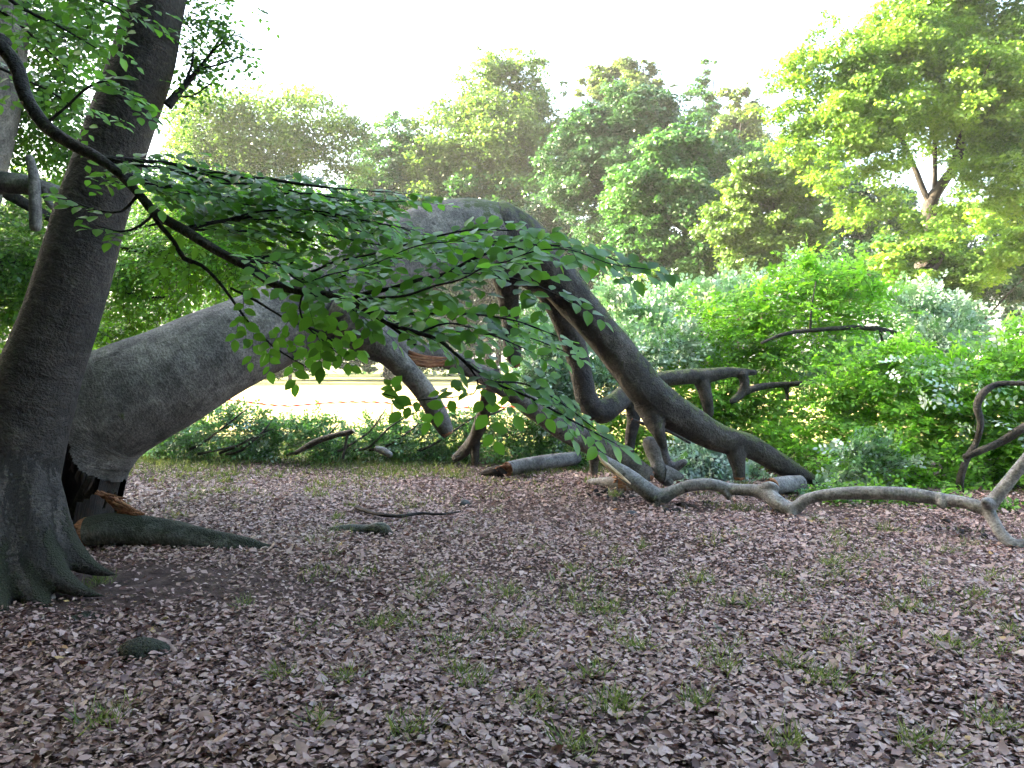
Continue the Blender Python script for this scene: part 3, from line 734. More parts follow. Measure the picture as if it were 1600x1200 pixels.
# ------------------------------------------------------------------ torn root lying beside the foot
root = thing('torn_root', 'thick mossy torn root lying along the bare soil beside the broken foot', 'root', (*G(300, 862)[:2], 0))
mb = MB()
rw = [(138, 830, 6.75, 46), (175, 828, 6.75, 52), (228, 832, 6.72, 50), (280, 838, 6.68, 45), (330, 846, 6.65, 40), (385, 855, 6.62, 32), (425, 862, 6.6, 18), (480, 866, 6.6, 6)]
tube(mb, pxpath(rw), seg=24, step=0.04, lump=0.05, rough=0.02, start='broken', seed=41, moss=lambda s, TH, V: np.full(TH.shape, 0.45) + 0.4 * (V[..., 0] > P(385, 850, 6.6)[0]))
tube(mb, pxpath([(335, 868, 6.45, 12), (362, 873, 6.4, 14), (392, 878, 6.35, 6)]), seg=10, step=.04, seed=42, start='round')
part('bark_log', mb, [M_mossy, M_wood], root)
mb = MB()
for q in range(44):
    u_ = r2.uniform(); a0, y0 = 178 + 10 * u_ + r2.uniform(-5, 8), 782 + u_ * 22 + r2.uniform(-3, 3)
    e0 = 226 - 14 * u_ * r2.uniform(.3, 1) + r2.uniform(-8, 3)
    tube(mb, pxpath([(a0, y0, 6.76, 3.5), ((a0 + e0) / 2, (y0 + 803) / 2 - 1 + r2.uniform(-1, 1), 6.73, 4.5), (e0, 803 + r2.uniform(-2, 2), 6.7, 2)]), seg=6, step=.03, lump=.25, rough=.12, seed=1043 + q, start='broken', woodmat=0)
part('torn_splinter', mb, [M_wood], root, 'orange torn wood at the broken end')

# ------------------------------------------------------------------ long winding branch
lb = thing('winding_branch', 'long bare grey winding branch lying on stub feet across the leaf litter', 'branch', (*G(1030, 792)[:2], 0))
rows = [(934, 706, 8.9, 5), (950, 722, 8.85, 17), (980, 743, 8.75, 24), (1008, 765, 8.65, 27), (1030, 776, 8.6, 27), (1055, 766, 8.55, 19), (1080, 758, 8.5, 19), (1110, 757, 8.45, 19), (1140, 764, 8.4, 18), (1170, 766, 8.3, 19), (1196, 770, 8.2, 24), (1215, 785, 8.05, 24), (1238, 796, 7.95, 22), (1262, 780, 7.9, 18), (1300, 772, 7.8, 19), (1340, 770, 7.7, 21), (1390, 771, 7.55, 21), (1435, 775, 7.45, 22), (1470, 780, 7.35, 20), (1510, 785, 7.2, 19), (1540, 793, 7.1, 23), (1562, 770, 7.05, 20), (1585, 742, 7.0, 19), (1612, 708, 6.95, 18), (1660, 650, 6.9, 16)]
mb = MB()
tube(mb, pxpath(rows), seg=20, step=0.03, lump=0.05, rough=0.02, seed=51, start='round', end='round')
for k, (rw, en) in enumerate([([(1030, 772, 8.6, 26), (1030, 784, 8.6, 20), (1030, 794, 8.6, 20)], 'round'), ([(1134, 768, 8.4, 16), (1138, 776, 8.38, 11), (1139, 781, 8.38, 5)], 'round'), ([(1188, 768, 8.25, 22), (1203, 762, 8.18, 22), (1212, 764, 8.15, 16)], 'round'),
        ([(1238, 794, 7.95, 22), (1238, 807, 7.9, 14), (1238, 818, 7.9, 11)], 'round'), ([(1540, 790, 7.1, 23), (1553, 815, 7.0, 18), (1567, 838, 6.9, 18), (1584, 852, 6.82, 20), (1610, 850, 6.78, 18), (1660, 846, 6.7, 16)], 'round'), ([(1468, 775, 7.35, 16), (1473, 788, 7.3, 16), (1474, 793, 7.28, 9)], 'round'), ([(1546, 788, 7.05, 20), (1540, 784, 6.98, 15), (1538, 783, 6.95, 9)], 'round')]):
    tube(mb, pxpath(rw), seg=14, step=.025, lump=.08, rough=.03, seed=52 + k, start='round', end=en)
part('stem', fuse(mb, 0.011, 4), [M_pale, M_wood], lb)
mb = MB()
tube(mb, pxpath([(937, 712, 8.8, 5), (946, 724, 8.78, 8), (968, 742, 8.7, 6), (985, 756, 8.62, 2)]), seg=8, step=.03, lump=.15, rough=.05, seed=63, start='round')
part('torn_face', mb, [M_palewood], lb, 'pale torn strip of bare wood')

# ------------------------------------------------------------------ logs and broken pieces
def log(name, label, cat, rows, mats, start='broken', end='round', seed=0, seg=20, extra=(), lump=.03, jag=.6):
    rw = pxpath(rows)
    o = thing(name, label, cat, (rw[0, 0], rw[0, 1], 0))
    mb = MB()
    tube(mb, rw, seg=seg, step=0.05, lump=lump, rough=.012, start=start, end=end, seed=seed, jag=jag)
    for k, e in enumerate(extra): tube(mb, pxpath(e), seg=14, step=.03, lump=.07, rough=.02, seed=seed + k + 1, flare=.3)
    part('bark', mb, mats, o)
    return o
l1 = log('broken_log', 'straight grey log with a splintered orange end lying under the arch', 'log', [(793, 733, 10.5, 23), (830, 726, 10.8, 24), (870, 720, 11.1, 23), (900, 716, 11.4, 21)], [M_pale, M_wood], seed=71)
mb = MB()
for q in range(16):
    aa = r2.uniform(0, 6.28); rr = 8 * math.sqrt(r2.uniform()); sx, sy = 788 + rr * math.cos(aa), 733 + rr * math.sin(aa)
    tube(mb, pxpath([(sx + 6, sy, 10.5, 4), (sx - r2.uniform(0, 9), sy + r2.uniform(-2, 4), 10.44, 2)]), seg=5, step=.03, seed=900 + q)
part('splintered_end', mb, [M_wood], l1)
db = thing('bark_debris', 'dark lump of rotten bark lying against the splintered log end', 'bark', (*G(763, 744)[:2], 0))
mb = MB(); tube(mb, pxpath([(750, 741, 10.6, 5), (762, 738, 10.55, 12), (778, 736, 10.5, 18), (790, 742, 10.45, 8)]), seg=12, step=.03, lump=.2, rough=.12, seed=74, start='round')
part('lump', mb, [M_rot], db)
s1 = log('stump_chunk', 'short broken chunk with shaggy orange splinters facing outward, lying on the leaf litter', 'log', [(922, 754, 9.9, 12), (940, 755, 9.8, 19), (958, 756, 9.7, 24), (972, 757, 9.62, 26)], [M_pale, M_wood], start='round', end='broken', seed=75, jag=1.0)
mb = MB()
for q in range(26):
    aa = r2.uniform(0, 6.28); rr = 11 * math.sqrt(r2.uniform()); sx, sy = 960 + rr * .5 * math.cos(aa), 755 + rr * math.sin(aa)
    tube(mb, pxpath([(sx, sy, 9.66, 5), (sx + r2.uniform(6, 20), sy + r2.uniform(-3, 3) + (sy - 755) * .2, 9.55, 2)]), seg=5, step=.03, seed=930 + q)
part('splintered_end', mb, [M_wood], s1)
log('cut_log', 'pale round log with an orange broken face behind the winding branch', 'log', [(1206, 760, 9.2, 27), (1230, 757, 9.35, 27), (1250, 755, 9.5, 25)], [M_pale, M_wood], seed=78)
pb = log('forked_branch', 'smooth pale grey forked branch stump propped beside the broken limb end', 'branch', [(1014, 690, 9.75, 22), (1020, 705, 9.7, 24), (1026, 722, 9.65, 21), (1032, 738, 9.6, 26), (1045, 752, 9.6, 20)], [M_pale, M_wood], start='round', seed=79,
    extra=[[(1034, 695, 10.0, 14), (1040, 718, 10.0, 16), (1050, 731, 10.0, 18), (1070, 722, 10.0, 11)], [(1036, 740, 9.6, 24), (1052, 742, 9.62, 18), (1066, 745, 9.65, 8)]])
log('broken_twig', 'thin broken dark twig jutting out beneath the mossy limb', 'stick', [(988, 655, 9.9, 4), (1005, 662, 9.9, 5), (1040, 672, 9.9, 5), (1078, 692, 10, 4)], [M_limb, M_wood], seed=82, seg=8)
log('mossy_root', 'short mossy knobbed root lying flat in the leaf litter', 'root', [(518, 828, 7.3, 9), (545, 827, 7.3, 15), (575, 827, 7.3, 15), (592, 826, 7.25, 22), (604, 829, 7.22, 18), (612, 834, 7.2, 6)], [M_mossy, M_wood], start='round', seed=83, lump=.1)
st = [(G(556, 797), 7), (G(590, 808), 6), (G(625, 811), 6), (G(655, 807), 5), (G(690, 808), 4), (G(720, 804), 2)]
o = thing('fallen_stick', 'thin dark curved stick lying on the leaf litter', 'stick', st[0][0])
mb = MB(); tube(mb, np.array([[p[0], p[1], .03, w * p[1] / F / 2] for p, w in st]), seg=7, step=.03, seed=84, start='round'); part('stem', mb, [M_twig], o)
# cut branch with a pale end in the brush
log('cut_stick', 'bare cut branch with a pale sawn end poking out of the brush', 'branch', [(462, 708, 11.7, 7), (490, 692, 11.6, 10), (520, 681, 11.5, 9), (545, 676, 11.4, 9), (552, 672, 11.38, 8)], [M_limb, M_palewood], start='round', end='flat', seed=86, seg=10, extra=[[(543, 677, 11.4, 5), (540, 695, 11.4, 4), (536, 716, 11.4, 4)]])
log('cut_stub', 'short grey stub of branch at the foot of the brush', 'branch', [(586, 700, 11.6, 8), (598, 704, 11.6, 12), (610, 711, 11.55, 10)], [M_pale, M_palewood], start='flat', seed=88, seg=10)

def debris(label, px, py, w, seed):
    r_ = np.random.default_rng(seed); g = G(px, py); s_ = g[1] / F
    o = tag(thing('bark_debris', label, 'bark', (g[0], g[1], 0)), kind='thing')
    for q in range(12):
        mb = MB()
        x, y = g[0] + r_.normal(0, w * s_ * .4), g[1] + r_.normal(0, w * s_ * .55); a = r_.uniform(0, 3.14); L = r_.uniform(.04, .14); h = H(x, y)
        tube(mb, [(x, y, h + .015, .012), (x + L * .5 * math.cos(a), y + L * .5 * math.sin(a), h + .035, r_.uniform(.012, .028)), (x + L * math.cos(a), y + L * math.sin(a), h + .012, .008)], seg=7, step=.02, lump=.3, rough=.15, seed=seed + q, start='round')
        part('chip', mb, [M_rot], o)
debris('dark rotten bark crumbs under the foot of the winding branch', 1062, 796, 50, 2001)
debris('dark rotten bark crumbs in front of the splintered stump chunk', 950, 777, 44, 2051)
debris('dark bark crumbs beside the forked end of the winding branch', 1500, 829, 50, 2101)

# stones
def stone(label, px, py, w, h, seed, mat):
    r_ = np.random.default_rng(seed)
    p = G(px, py); s = p[1] / F
    n, m = 20, 12
    th = np.arange(n) / n * 2 * np.pi; ph = np.linspace(-0.6, np.pi / 2, m)
    PH, TH = np.meshgrid(ph, th, indexing='ij')
    R = 1 + np.cos(PH) ** 1.5 * (0.10 * np.sin(2 * TH + 1 + seed) + 0.07 * np.sin(3 * TH + 2 * PH) + 0.05 * np.sin(5 * TH - 3 * PH + seed))
    V = np.stack([w * s / 2 * R * np.cos(PH) * np.cos(TH), w * s / 2 * .8 * R * np.cos(PH) * np.sin(TH), h * s * R * np.sin(PH)], -1) + p
    V[..., 2] += H(p[0], p[1])
    i = np.arange(m - 1)[:, None]; j = np.arange(n)[None]
    f = np.stack([i * n + j, i * n + (j + 1) % n, (i + 1) * n + (j + 1) % n, (i + 1) * n + j], -1).reshape(-1, 4)
    mb = MB(); mb.add(V.reshape(-1, 3) - [p[0], p[1], 0], [f], 0, V.reshape(-1, 3), None, np.full(n * m, .5))
    o = mb.build('stone', [mat]); o.location = (p[0], p[1], 0)
    return tag(o, label, 'stone')
M_stone = simple_mat('dark_stone', [(0.3, (0.03, 0.032, 0.035)), (0.6, (0.09, 0.095, 0.1)), (0.8, (0.16, 0.165, 0.17))], 14)
stone('mossy rounded stone half buried in dark leaf litter', 222, 1018, 76, 27, 1, M_mossy)
stone('small dark stone lying in front of the winding branch foot', 986, 811, 22, 9, 2, M_stone)
stone('dark grey stone lying beyond the thin curved stick', 726, 785, 18, 9, 3, M_stone)
stone('low flat stone by the mossy root foot of the leaning trunk', 130, 962, 60, 6, 4, M_mossy)

# ------------------------------------------------------------------ overhanging beech (near the camera)
ov = thing('overhanging_beech', 'near beech whose dark bough of flat green leaf sprays sweeps across the fallen trunk', 'tree', (-3.9, 2.4, 0))
mb = MB()
tube(mb, [(-3.9, 2.4, -0.1, .3), (-3.9, 2.4, .6, .25), (-3.85, 2.4, 2, .22), (-3.8, 2.35, 4, .2), (-3.7, 2.3, 7, .15), (-3.7, 2.2, 10, .08)], seg=28, step=.1, lump=.03, seed=90)
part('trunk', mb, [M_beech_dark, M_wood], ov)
mc = MB(); r4 = np.random.default_rng(98); n = 20000  # unseen crown, added low and dense to shade the ground below
uu = unit(r4.normal(size=(n, 3))) * r4.uniform(.3, 1, (n, 1)) ** .4 * np.array([4.3, 5.0, 2.9]) + np.array([-3.3, 0.2, 6.0])
uu = uu[uu[:, 2] > 2.9 + .6 * np.maximum(uu[:, 1], 0)]; n = len(uu); az = r4.uniform(0, 6.28, n)
leaves(mc, uu, np.stack([np.cos(az), np.sin(az), r4.uniform(-.5, .1, n)], -1), np.array([0, 0, 1.0]) + r4.normal(0, .3, (n, 3)), r4.uniform(.1, .2, n), r4.uniform(.08, .14, n), 1)
part('crown', mc, [M_leaf_shade], ov)
def wpath(rows): return pxpath(rows)
w_ = .85
main = np.vstack([[[-3.82, 2.4, 3.3, .05], [-2.9, 2.75, 3.0, .042]], wpath([(-40, 50, 3.1, 28), (0, 72, 3.1, 26), (26, 105, 3.08, 25), (40, 150, 3.05, 24), (70, 195, 3.0, 23), (112, 225, 2.95, 22), (150, 245, 2.92, 20), (182, 268, 2.9, 16), (217, 303, 2.86, 15), (242, 332, 2.82, 18), (285, 358, 2.78, 18), (333, 388, 2.72, 17), (385, 416, 2.66, 16), (430, 444, 2.6, 16), (475, 456, 2.55, 14), (515, 461, 2.5, 13), (560, 478, 2.45, 10), (604, 505, 2.4, 7), (640, 532, 2.38, 5), (662, 549, 2.36, 3)])])
main[2:, 3] *= .86
mb = MB(); tube(mb, main, seg=14, step=.03, lump=.06, rough=.02, seed=91, end='round')
bough_o = part('bough', mb, [M_twig, M_wood], ov)
side = {
 'a': [(236, 330, 2.84, 8), (250, 352, 2.85, 8), (272, 378, 2.85, 7), (288, 404, 2.84, 8), (315, 415, 2.82, 6), (344, 443, 2.8, 5), (376, 487, 2.78, 4), (397, 513, 2.76, 4), (432, 545, 2.74, 3), (480, 574, 2.72, 2)],
 'b': [(545, 470, 2.46, 8), (568, 459, 2.45, 7), (610, 451, 2.42, 7), (655, 437, 2.4, 6), (697, 427, 2.36, 5), (736, 406, 2.33, 5), (770, 393, 2.3, 4), (815, 384, 2.28, 4), (870, 384, 2.26, 3), (930, 395, 2.25, 3), (985, 416, 2.25, 2)],
 'c': [(604, 505, 2.4, 7), (655, 521, 2.38, 7), (687, 532, 2.36, 6), (720, 560, 2.34, 5), (771, 597, 2.32, 4), (830, 622, 2.3, 4), (890, 655, 2.3, 3), (960, 692, 2.3, 2)],
 'd': [(150, 245, 2.92, 9), (205, 250, 2.95, 7), (262, 255, 3.0, 6), (309, 265, 3.0, 6), (372, 275, 3.0, 6), (419, 280, 3.0, 5), (466, 287, 3.0, 5), (512, 293, 3.0, 4), (570, 298, 3.0, 2), (610, 300, 3.0, 2)],
 'e': [(285, 357, 2.78, 7), (350, 345, 2.9, 6), (420, 335, 3.0, 5), (500, 335, 3.0, 5), (570, 345, 3.0, 4), (640, 360, 2.95, 2)],
 'f': [(365, 405, 2.68, 6), (415, 402, 2.72, 6), (440, 400, 2.72, 6), (480, 425, 2.72, 4), (520, 410, 2.7, 4), (590, 395, 2.65, 3), (660, 375, 2.55, 3), (730, 360, 2.5, 3), (800, 360, 2.45, 2)],
 'g': [(182, 268, 2.9, 8), (240, 285, 3.1, 6), (310, 300, 3.2, 5), (390, 310, 3.2, 5), (470, 312, 3.2, 4), (550, 325, 3.2, 2)],
 'h': [(515, 461, 2.5, 6), (570, 485, 2.55, 5), (640, 490, 2.55, 4), (720, 490, 2.5, 4), (800, 500, 2.45, 3), (870, 525, 2.42, 2)],
 'i': [(697, 427, 2.36, 4), (760, 430, 2.36, 4), (820, 440, 2.33, 3), (880, 465, 2.3, 2)],
 'j': [(360, 450, 2.8, 4), (400, 470, 2.78, 4), (450, 500, 2.75, 3), (500, 520, 2.72, 3), (555, 560, 2.7, 2)],
 'k': [(475, 456, 2.55, 4), (468, 480, 2.55, 3), (480, 510, 2.55, 3), (520, 545, 2.55, 2)],
 'l': [(70, 195, 3.0, 6), (100, 170, 3.0, 4), (140, 135, 3.0, 4), (175, 128, 3.0, 3), (215, 155, 3.0, 2), (228, 170, 3.0, 2)],
 'm': [(217, 303, 2.86, 6), (190, 330, 2.85, 4), (150, 328, 2.85, 3), (110, 312, 2.85, 2)],
 'n': [(242, 332, 2.82, 5), (220, 352, 2.8, 4), (190, 362, 2.8, 3), (150, 352, 2.8, 2)],
 'o': [(720, 560, 2.34, 4), (745, 590, 2.33, 3), (740, 615, 2.3, 2), (690, 622, 2.3, 2), (640, 625, 2.3, 2), (598, 615, 2.3, 1.5)],
 'p': [(655, 521, 2.38, 4), (700, 505, 2.38, 3), (760, 520, 2.36, 3), (820, 545, 2.34, 2)],
 'q': [(771, 597, 2.32, 3), (820, 600, 2.35, 3), (870, 625, 2.35, 2), (930, 670, 2.35, 2)],
}
rj = np.random.default_rng(93)
for kk in 'dedgfegfbegh':
    rw = side[kk]; nm = kk + str(len(side))
    ox, oy, od = rj.normal(0, 14), rj.uniform(-14, 36), rj.uniform(-.25, .3)
    side[nm] = [(a + ox * min(1, q / 2), b + oy * min(1, q / 2) + rj.normal(0, 4), d + od * min(1, q / 2), max(1.5, w * .6)) for q, (a, b, d, w) in enumerate(rw)]
rng = np.random.default_rng(92)
for kname, rw in side.items():
    pth = wpath(rw)
    mb = MB()
    dn_ = tube(mb, pth, seg=8, step=.03, lump=.08, rough=.03, seed=ord(kname[0]) + len(kname), end='round', mat=1)
    kname = kname[0]
    # side twigs
    c = dn_[:, :3]; n = len(c)
    T = unit(np.gradient(c, axis=0))
    ntw = max(4, int(np.linalg.norm(np.diff(c, axis=0), axis=1).sum() / 0.042))
    idx = np.linspace(int(n * (0.06 if kname not in 'lmn' else .4)), n - 1, ntw).astype(int)
    low = kname in 'jkaoq'
    nrm = np.array([0.16, -0.55, 0.8]) if not low else np.array([0.1, -0.8, 0.6])
    if kname in 'chpq': nrm = np.array([0.45, -0.45, 0.75])
    if kname in 'deg': nrm = np.array([0.34, -0.30, 0.9])
    if kname in 'bf': nrm = np.array([0.2, -0.5, 0.84])
    if kname in 'lmn': nrm = np.array([0.32, -0.2, 0.95])
    B_ = unit(np.cross(T[idx], nrm))
    sgn = np.where(np.arange(ntw) % 2, 1.0, -1.0)[:, None]
    frac = np.linspace(0, 1, ntw)
    dd = unit(T[idx] * 0.75 + B_ * sgn * 0.8 + rng.normal(0, .12, (ntw, 3)))
    dd[-1] = T[idx[-1]]
    Ls = (0.30 - 0.16 * frac) * rng.uniform(.6, 1.15, ntw)
    if kname in 'jkalmno': Ls *= 0.55
    if kname in 'chpq': Ls *= 0.5
    if kname in 'bf': Ls *= .62
    if kname in 'degf': Ls *= 1.15
    nn = nrm + rng.normal(0, .16, (ntw, 3))
    keep = rng.uniform(0, 1, ntw) < {'a': .6, 'j': .75, 'k': .7, 'l': .6, 'm': .6, 'n': .6, 'o': .9}.get(kname, 1.0)
    for cls, lo, hi, nl in ((0, 0, .12, 4), (1, .12, .2, 6), (2, .2, .5, 8)):
        s = (Ls >= lo) & (Ls < hi) & keep
        sprays(mb, c[idx][s], dd[s], nn[s], Ls[s], nl, 0.055, 3, 0.14, 0.2, rng=rng, tint=rng.uniform(.05, .95, s.sum()), twig_r=0.0011, twigmat=1, fold=0.1, curl=0.12, wr=0.64)
    part('leafy_twig', mb, [M_leaf_near, M_twig], ov).parent = bough_o
# upper sprays hanging in from above
mb = MB()
up = [[(-30, -40, 3.6, 8), (30, 10, 3.6, 6), (90, 40, 3.6, 4), (150, 75, 3.6, 2)], [(-40, 0, 3.9, 8), (20, 30, 3.9, 5), (70, 75, 3.9, 3), (120, 120, 3.9, 2)], [(100, -60, 3.4, 6), (140, -10, 3.4, 4), (180, 10, 3.4, 3), (205, 30, 3.4, 2)], [(0, -60, 3.8, 6), (60, -20, 3.8, 4), (130, 10, 3.8, 2)], [(-40, 90, 4.2, 6), (30, 120, 4.2, 4), (90, 150, 4.2, 3), (140, 190, 4.2, 2)]]
for q, rw in enumerate(up):
    dn_ = tube(mb, wpath(rw), seg=6, step=.03, seed=200 + q, mat=1)
    c = dn_[:, :3]; n = len(c); T = unit(np.gradient(c, axis=0)); ntw = 14
    idx = np.linspace(int(n * .1), n - 1, ntw).astype(int)
    nrm = np.array([0.2, -0.55, 0.8]); B_ = unit(np.cross(T[idx], nrm))
    sgn = np.where(np.arange(ntw) % 2, 1.0, -1.0)[:, None]
    dd = unit(T[idx] * .75 + B_ * sgn * .8 + rng.normal(0, .12, (ntw, 3)))
    sprays(mb, c[idx], dd, nrm + rng.normal(0, .2, (ntw, 3)), rng.uniform(.15, .3, ntw), 7, 0.06, 2, .12, .2, rng=rng, tint=rng.uniform(.1, .6, ntw), twig_r=.0011)
part('leafy_twig', mb, [M_leaf_near, M_twig], ov).parent = bough_o

# ------------------------------------------------------------------ second beech at the edge, behind the leaning one
sb = thing('edge_beech', 'grey beech with a stout level limb and broken stub behind the leaning trunk', 'tree', (*P(-330, 560, 8.4)[:2], 0))
mb = MB()
tube(mb, pxpath([(-230, 850, 8.4, 170), (-180, 640, 8.4, 140), (-110, 420, 8.4, 128), (-60, 260, 8.4, 120), (-30, 130, 8.4, 114), (-22, 30, 8.4, 112), (-15, -120, 8.4, 105), (0, -400, 8.5, 90), (20, -800, 8.6, 60)]), seg=36, step=.09, lump=.02, rough=.008, seed=301)
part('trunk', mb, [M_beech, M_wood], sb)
mb = MB()
tube(mb, pxpath([(-80, 290, 8.4, 50), (-20, 286, 8.3, 38), (30, 287, 8.25, 32), (70, 296, 8.25, 26), (105, 302, 8.3, 20), (180, 300, 8.4, 14)]), seg=14, step=.05, lump=.05, rough=.02, seed=302)
tube(mb, pxpath([(68, 294, 8.2, 12), (76, 315, 8.18, 11), (90, 328, 8.18, 7), (120, 330, 8.18, 4), (150, 332, 8.18, 3)]), seg=8, step=.04, seed=303)
part('limb', mb, [M_beech, M_wood], sb)
mb = MB()
tube(mb, pxpath([(46, 246, 8.1, 12), (52, 270, 8.1, 15), (54, 300, 8.1, 17), (55, 330, 8.1, 18), (56, 356, 8.1, 17)]), seg=12, step=.04, lump=.05, rough=.02, start='round', seed=304)
part('stub', mb, [M_beech, M_wood], sb)
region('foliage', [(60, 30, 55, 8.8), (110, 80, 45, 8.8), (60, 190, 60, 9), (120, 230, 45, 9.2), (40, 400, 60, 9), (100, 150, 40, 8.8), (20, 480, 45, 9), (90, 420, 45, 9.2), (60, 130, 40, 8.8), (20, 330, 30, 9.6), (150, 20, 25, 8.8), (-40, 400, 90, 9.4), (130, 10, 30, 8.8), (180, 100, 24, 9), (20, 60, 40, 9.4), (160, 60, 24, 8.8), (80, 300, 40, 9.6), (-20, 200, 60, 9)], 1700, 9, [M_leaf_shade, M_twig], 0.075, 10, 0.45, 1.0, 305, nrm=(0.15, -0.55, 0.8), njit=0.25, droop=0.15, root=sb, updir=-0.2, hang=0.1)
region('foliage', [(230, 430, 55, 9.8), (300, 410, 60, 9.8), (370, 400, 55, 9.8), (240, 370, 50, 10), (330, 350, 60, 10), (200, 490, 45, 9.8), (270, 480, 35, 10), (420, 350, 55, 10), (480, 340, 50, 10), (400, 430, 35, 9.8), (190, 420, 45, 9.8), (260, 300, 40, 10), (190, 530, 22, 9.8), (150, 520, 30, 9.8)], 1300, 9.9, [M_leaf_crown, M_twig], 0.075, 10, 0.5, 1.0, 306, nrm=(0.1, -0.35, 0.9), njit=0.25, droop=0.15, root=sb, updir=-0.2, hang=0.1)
mb = MB()
for q, rw in enumerate([[(-60, 260, 8.5, 26), (60, 330, 9.2, 16), (160, 380, 9.8, 10), (260, 400, 10, 6), (340, 420, 10, 3)], [(160, 380, 9.8, 8), (220, 355, 10, 5), (300, 345, 10, 3), (400, 340, 10, 2)], [(100, 352, 9.5, 8), (170, 440, 9.8, 6), (240, 465, 9.8, 4), (320, 450, 9.8, 2)], [(-60, 120, 8.5, 20), (20, 60, 8.8, 10), (90, 60, 8.8, 5), (140, 40, 8.8, 2)], [(-60, 420, 8.6, 16), (20, 410, 9, 8), (80, 420, 9.1, 4)]]):
    tube(mb, pxpath(rw), seg=8, step=.06, seed=310 + q)
sb_branch = part('branch', mb, [M_twig, M_wood], sb)
for o in [q for q in sb.children if q.name.startswith('foliage')]: o.parent = sb_branch

# ------------------------------------------------------------------ leafy brush under the arch
brush = [
 ('leafy cut branch with dark leaves heaped beneath the lower edge of the huge trunk', [(285, 680, 36), (330, 670, 36), (300, 700, 24), (360, 655, 26), (250, 700, 20)], 401, 300),
 ('leafy cut branch with a bare dark stem in the middle of the brush heap', [(400, 680, 36), (440, 670, 32), (420, 705, 22), (380, 700, 24), (360, 640, 16), (395, 650, 20)], 402, 320),
 ('leafy cut branch with bright tips behind the sawn stick', [(490, 680, 34), (540, 690, 32), (510, 655, 14), (470, 665, 22), (500, 705, 20)], 403, 300),
 ('leafy cut branch with silvery leaves between the grey stub and the dangling limb', [(600, 690, 36), (640, 690, 36), (620, 660, 20), (580, 670, 24), (660, 660, 20)], 404, 330),
 ('leafy cut branch heaped at the foot of the dark prop limb', [(690, 690, 32), (730, 700, 26), (700, 655, 24), (740, 670, 26), (670, 710, 20)], 405, 280),
]
for lab, cs, sdd, n in brush:
    cx = np.mean([q[0] for q in cs])
    o = thing('leafy_branch', lab, 'branch', (*G(cx, 715)[:2], 0), 'cut leafy branches heaped at the edge of the litter')
    region('foliage', [(a_, b_ + 4, c_ * .82) for a_, b_, c_ in cs], int(n * 1.2), 12.4, [M_leaf_brush, M_twig], 0.07, 10, 0.38, 1.6, sdd, root=o, njit=0.6, updir=0.2, nrm=(0, -.2, .8), tint=(.1, .9))
    mb = MB(); r_ = np.random.default_rng(sdd)
    for q in range(2):
        x0 = cx + r_.uniform(-70, 20); y0 = 710 + r_.uniform(-14, 2); sl = r_.uniform(-60, 4)
        tube(mb, pxpath([(x0, y0, 12.1, 5), (x0 + 25, y0 + sl * .2 + r_.normal(0, 3), 12.0, 4), (x0 + 60, y0 + sl * .7 + r_.normal(0, 3), 12.0, 3), (x0 + 90 + r_.uniform(-20, 20), y0 + sl * 1.2, 12.1, 1.5)]), seg=7, step=.05, seed=sdd * 3 + q)
    part('stem', mb, [M_limb], o)

# ------------------------------------------------------------------ barrier tape in the field
def tape_mat():
    m, nt = new_mat('red_white_tape')
    at = N(nt, 'ShaderNodeAttribute', attribute_name='bark')
    sx = N(nt, 'ShaderNodeSeparateXYZ'); lk(nt, at.outputs['Vector'], sx.inputs[0])
    s = math_(nt, 'FRACT', math_(nt, 'ADD', math_(nt, 'MULTIPLY', sx.outputs[0], 3.9), sx.outputs[1]))
    c = mixc(nt, math_(nt, 'GREATER_THAN', s, 0.5), (0.7, 0.03, 0.04), (0.8, 0.8, 0.8))
    pr = N(nt, 'ShaderNodeBsdfPrincipled'); lk(nt, c, pr.inputs['Base Color']); pr.inputs['Roughness'].default_value = 0.4
    out = N(nt, 'ShaderNodeOutputMaterial'); lk(nt, pr.outputs[0], out.inputs[0]); return m
tp_ = thing('barrier_tape', 'red and white striped barrier tape strung across the sunny field', 'barrier tape', (*P(612, 640, 18)[:2], 0))
mb = MB()
tpts = catmull(np.array([P(a, b, 18.0) for a, b in [(340, 622), (400, 630), (450, 634), (520, 629), (570, 628), (612, 630), (660, 634), (720, 637), (790, 636), (860, 632)]]), .05)
ss = np.concatenate([[0], np.cumsum(np.linalg.norm(np.diff(tpts, axis=0), axis=1))])
nt_ = len(tpts); V = []; BK = []
for zz, yy in ((0.024, 0), (-0.024, 0), (-0.024, 0.002), (0.024, 0.002)):
    V.append(tpts + np.array([0, yy, zz])); BK.append(np.stack([ss, np.full(nt_, 0.5 * (zz > 0)), np.zeros(nt_)], -1))
V = np.stack(V, 1); BK = np.stack(BK, 1)
i = np.arange(nt_ - 1)[:, None]; j = np.arange(4)[None]
f = np.stack([i * 4 + j, i * 4 + (j + 1) % 4, (i + 1) * 4 + (j + 1) % 4, (i + 1) * 4 + j], -1).reshape(-1, 4)
mb.add(V.reshape(-1, 3), [f], 0, BK.reshape(-1, 3)); part('tape', mb, [tape_mat()], tp_)
for px in (340, 612, 860):
    a = P(px, 627, 18.0); mb = MB(); tube(mb, [(a[0], 18.03, -.2, .02), (a[0], 18.03, .4, .02), (a[0], 18.03, a[2] + .1, .018)], seg=8, step=.1, seed=px); part('stake', mb, [M_twig], tp_)

